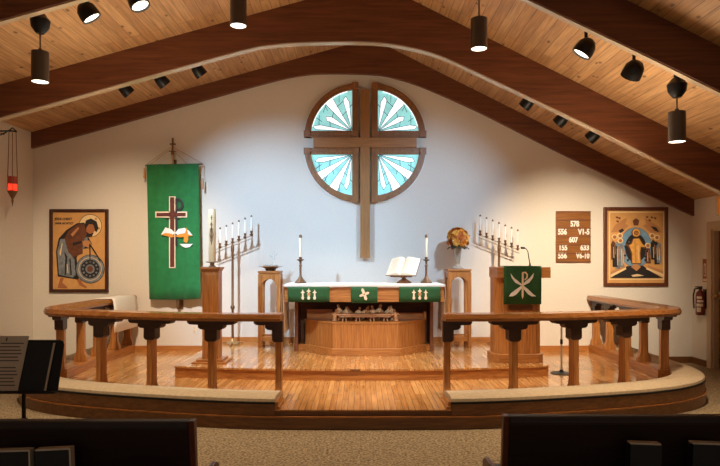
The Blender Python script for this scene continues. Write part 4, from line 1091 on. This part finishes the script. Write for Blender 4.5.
# pews
def pew(x0, x1, Y, ztop, label, endx):
    t = thing('pew', label, 'pew', ((x0 + x1) / 2, Y, 0), 'dark wooden pews in the foreground')
    w = (x1 - x0) / 2
    # back panel leaning slightly towards the camera at its top
    MB().yz([(.0, ztop - .04), (.0, ztop), (.035, ztop), (.035, ztop - .04), (.15, .40), (.115, .40)], -w, w).build('backrest', M['pew'], t, bevel=.004)
    MB().yz([(-.012, ztop - .035), (-.012, ztop + .006), (.045, ztop + .006), (.045, ztop - .035)], -w, w).build('top_cap', M['pew'], t, bevel=.006)
    MB().box(-w, w, .11, .56, .40, .44).build('seat', M['pew'], t, bevel=.006)
    for s in (-1, 1):
        xx = s * w
        MB().yz([(-.015, ztop + .008), (.045, ztop + .008), (.07, .62), (.12, .52), (.48, .50), (.54, .47), (.53, .43), (.48, .40), (.48, 0), (.08, 0), (.06, .4), (.0, ztop - .06)], xx, xx + s * .03).build('end_panel', M['pewedge'], t, bevel=.006)
    MB().box(-w, w, -.10, .07, .44, .46).box(-w, w, -.115, -.10, .44, .58).build('book_rack', M['pew'], t)
    return t
PYL = 3.05
pew(-2.9, X(194.5, PYL) - .03, PYL, Z(422, PYL), 'dark wooden pew back on the music stand side of the aisle', 0)
PYR = 3.12
pew(X(503.5, PYR) + .03, 2.9, PYR, Z(417, PYR), 'dark wooden pew back on the pulpit side of the aisle', 0)
def hymnal(x0, x1, ztop, Y, label, lean, grp, wide):
    t = thing('hymnal', label, 'book', ((x0 + x1) / 2, Y, ztop - .23), grp)
    w = (x1 - x0) / 2
    th = .05
    MB().box(-w, w, -th / 2, -th / 2 + .004, 0, .23).box(-w, w, th / 2 - .004, th / 2, 0, .23).box(-w, -w + .004, -th / 2, th / 2, 0, .23).build('cover', M['bookcover'], t)
    MB().box(-w + .004, w + (.008 if wide else -.004), -th / 2 + .004, th / 2 - .004, .004, .238).build('page_block', M['pages'], t)
    t.rotation_euler = (0, lean, 0)
    return t
hymnal(X(-2, 3.0), X(33, 3.0), Z(450, 3.0), 2.99, 'dark hymnal at the photo edge in the rack of the pew by the music stand', -.03, 'hymnals in the pew racks', True)
hymnal(X(40, 3.0), X(74, 3.0), Z(448.5, 3.0), 2.99, 'dark hymnal with pale page edge in the pew rack, nearer the aisle than its neighbour', -.05, 'hymnals in the pew racks', True)
hymnal(X(626, 3.06), X(658, 3.06), Z(443.5, 3.06), 3.06, 'black hymnal nearer the aisle in the rack of the pew on the pulpit side', .04, 'hymnals in the pew racks', False)
hymnal(X(688, 3.06), X(722, 3.06), Z(443.5, 3.06), 3.06, 'black hymnal farther from the aisle in the rack of the pew on the pulpit side', .04, 'hymnals in the pew racks', False)

# ------------------------------------------------------------------ lights
def spot(loc, aim, energy, col, size, blend=.6, rad=.06):
    l = bpy.data.lights.new('spot_light', 'SPOT'); l.energy = energy; l.color = col; l.spot_size = math.radians(size); l.spot_blend = blend; l.shadow_soft_size = rad
    o = bpy.data.objects.new('spot_light', l); C.objects.link(o); o.location = loc
    o.rotation_euler = (Vector(aim) - Vector(loc)).to_track_quat('-Z', 'Y').to_euler()
    return o
def point(loc, energy, col, rad=.1):
    l = bpy.data.lights.new('lamp_light', 'POINT'); l.energy = energy; l.color = col; l.shadow_soft_size = rad
    o = bpy.data.objects.new('lamp_light', l); C.objects.link(o); o.location = loc
    return o
WARM = (1.0, .80, .56); NEUT = (1, .93, .84); COOL = (.42, .69, 1.0)
# heads behind the near arch wash the altar and the platform
for p in LA: spot(p, (p.x * .45 - .1, 8.5, .4), 62, (.9, .95, 1.0), 76)
for p in RA: spot(p, (p.x * .45 + .2, 8.5, .4), 62, (.9, .95, 1.0), 76)
# heads behind the nearer beam throw light on the back wall
spot((-2.55, 6.2, 3.95), (-1.3, 9.9, 1.9), 760, COOL, 60, 1.0)
spot((2.25, 6.2, 3.65), (.9, 9.9, 2.2), 470, COOL, 56, 1.0)
spot((2.7, 6.2, 3.4), (3.3, 9.9, 1.3), 820, (1, .84, .62), 54, 1.0)
spot((-2.6, 6.2, 4.0), (-3.7, 9.9, 1.0), 560, WARM, 62, 1.0)
spot((.2, 6.2, 4.5), (.05, 8.3, .3), 380, (1, .96, .9), 62, .8)
for px in (40.2, 238.3, 479, 677):
    x = X(px, 6.2); zb = {40.2: 82, 238.3: 26, 479: 49, 677: 142}[px]
    spot((x, 6.2, Z(zb, 6.2) - .02), (x, 6.2, 0), 175, WARM, 110, .8)
spot((.4, 1.2, 3.9), (0.05, 8.9, .75), 620, (1, .95, .88), 19, 1.0, .08)  # unseen nave spot, added to brighten the altar and carved figures
# unseen uplights, added in mid-air to brighten the ceiling
for x in (-2.6, 2.8):
    spot((x, 6.5, 2.3), (x * .9, 6.9, 4.4), 92, WARM, 165, 1.0, .3)
w = bpy.data.worlds.new('world'); scn.world = w; w.use_nodes = True
bg = w.node_tree.nodes['Background']; bg.inputs['Color'].default_value = (1.0, .86, .70, 1); bg.inputs['Strength'].default_value = .26

# ------------------------------------------------------------------ camera
cam = bpy.data.cameras.new('camera'); co = bpy.data.objects.new('camera', cam); C.objects.link(co)
co.location = (0, 0, EYE); co.rotation_euler = (PI / 2, 0, 0)
cam.sensor_width = 36; cam.sensor_fit = 'HORIZONTAL'; cam.lens = F / 720 * 36; cam.shift_y = (VY - 233) / 720
cam.clip_start = .05
scn.camera = co
scn.view_settings.view_transform = 'Standard'
scn.view_settings.look = 'None'
scn.view_settings.exposure = 0.3
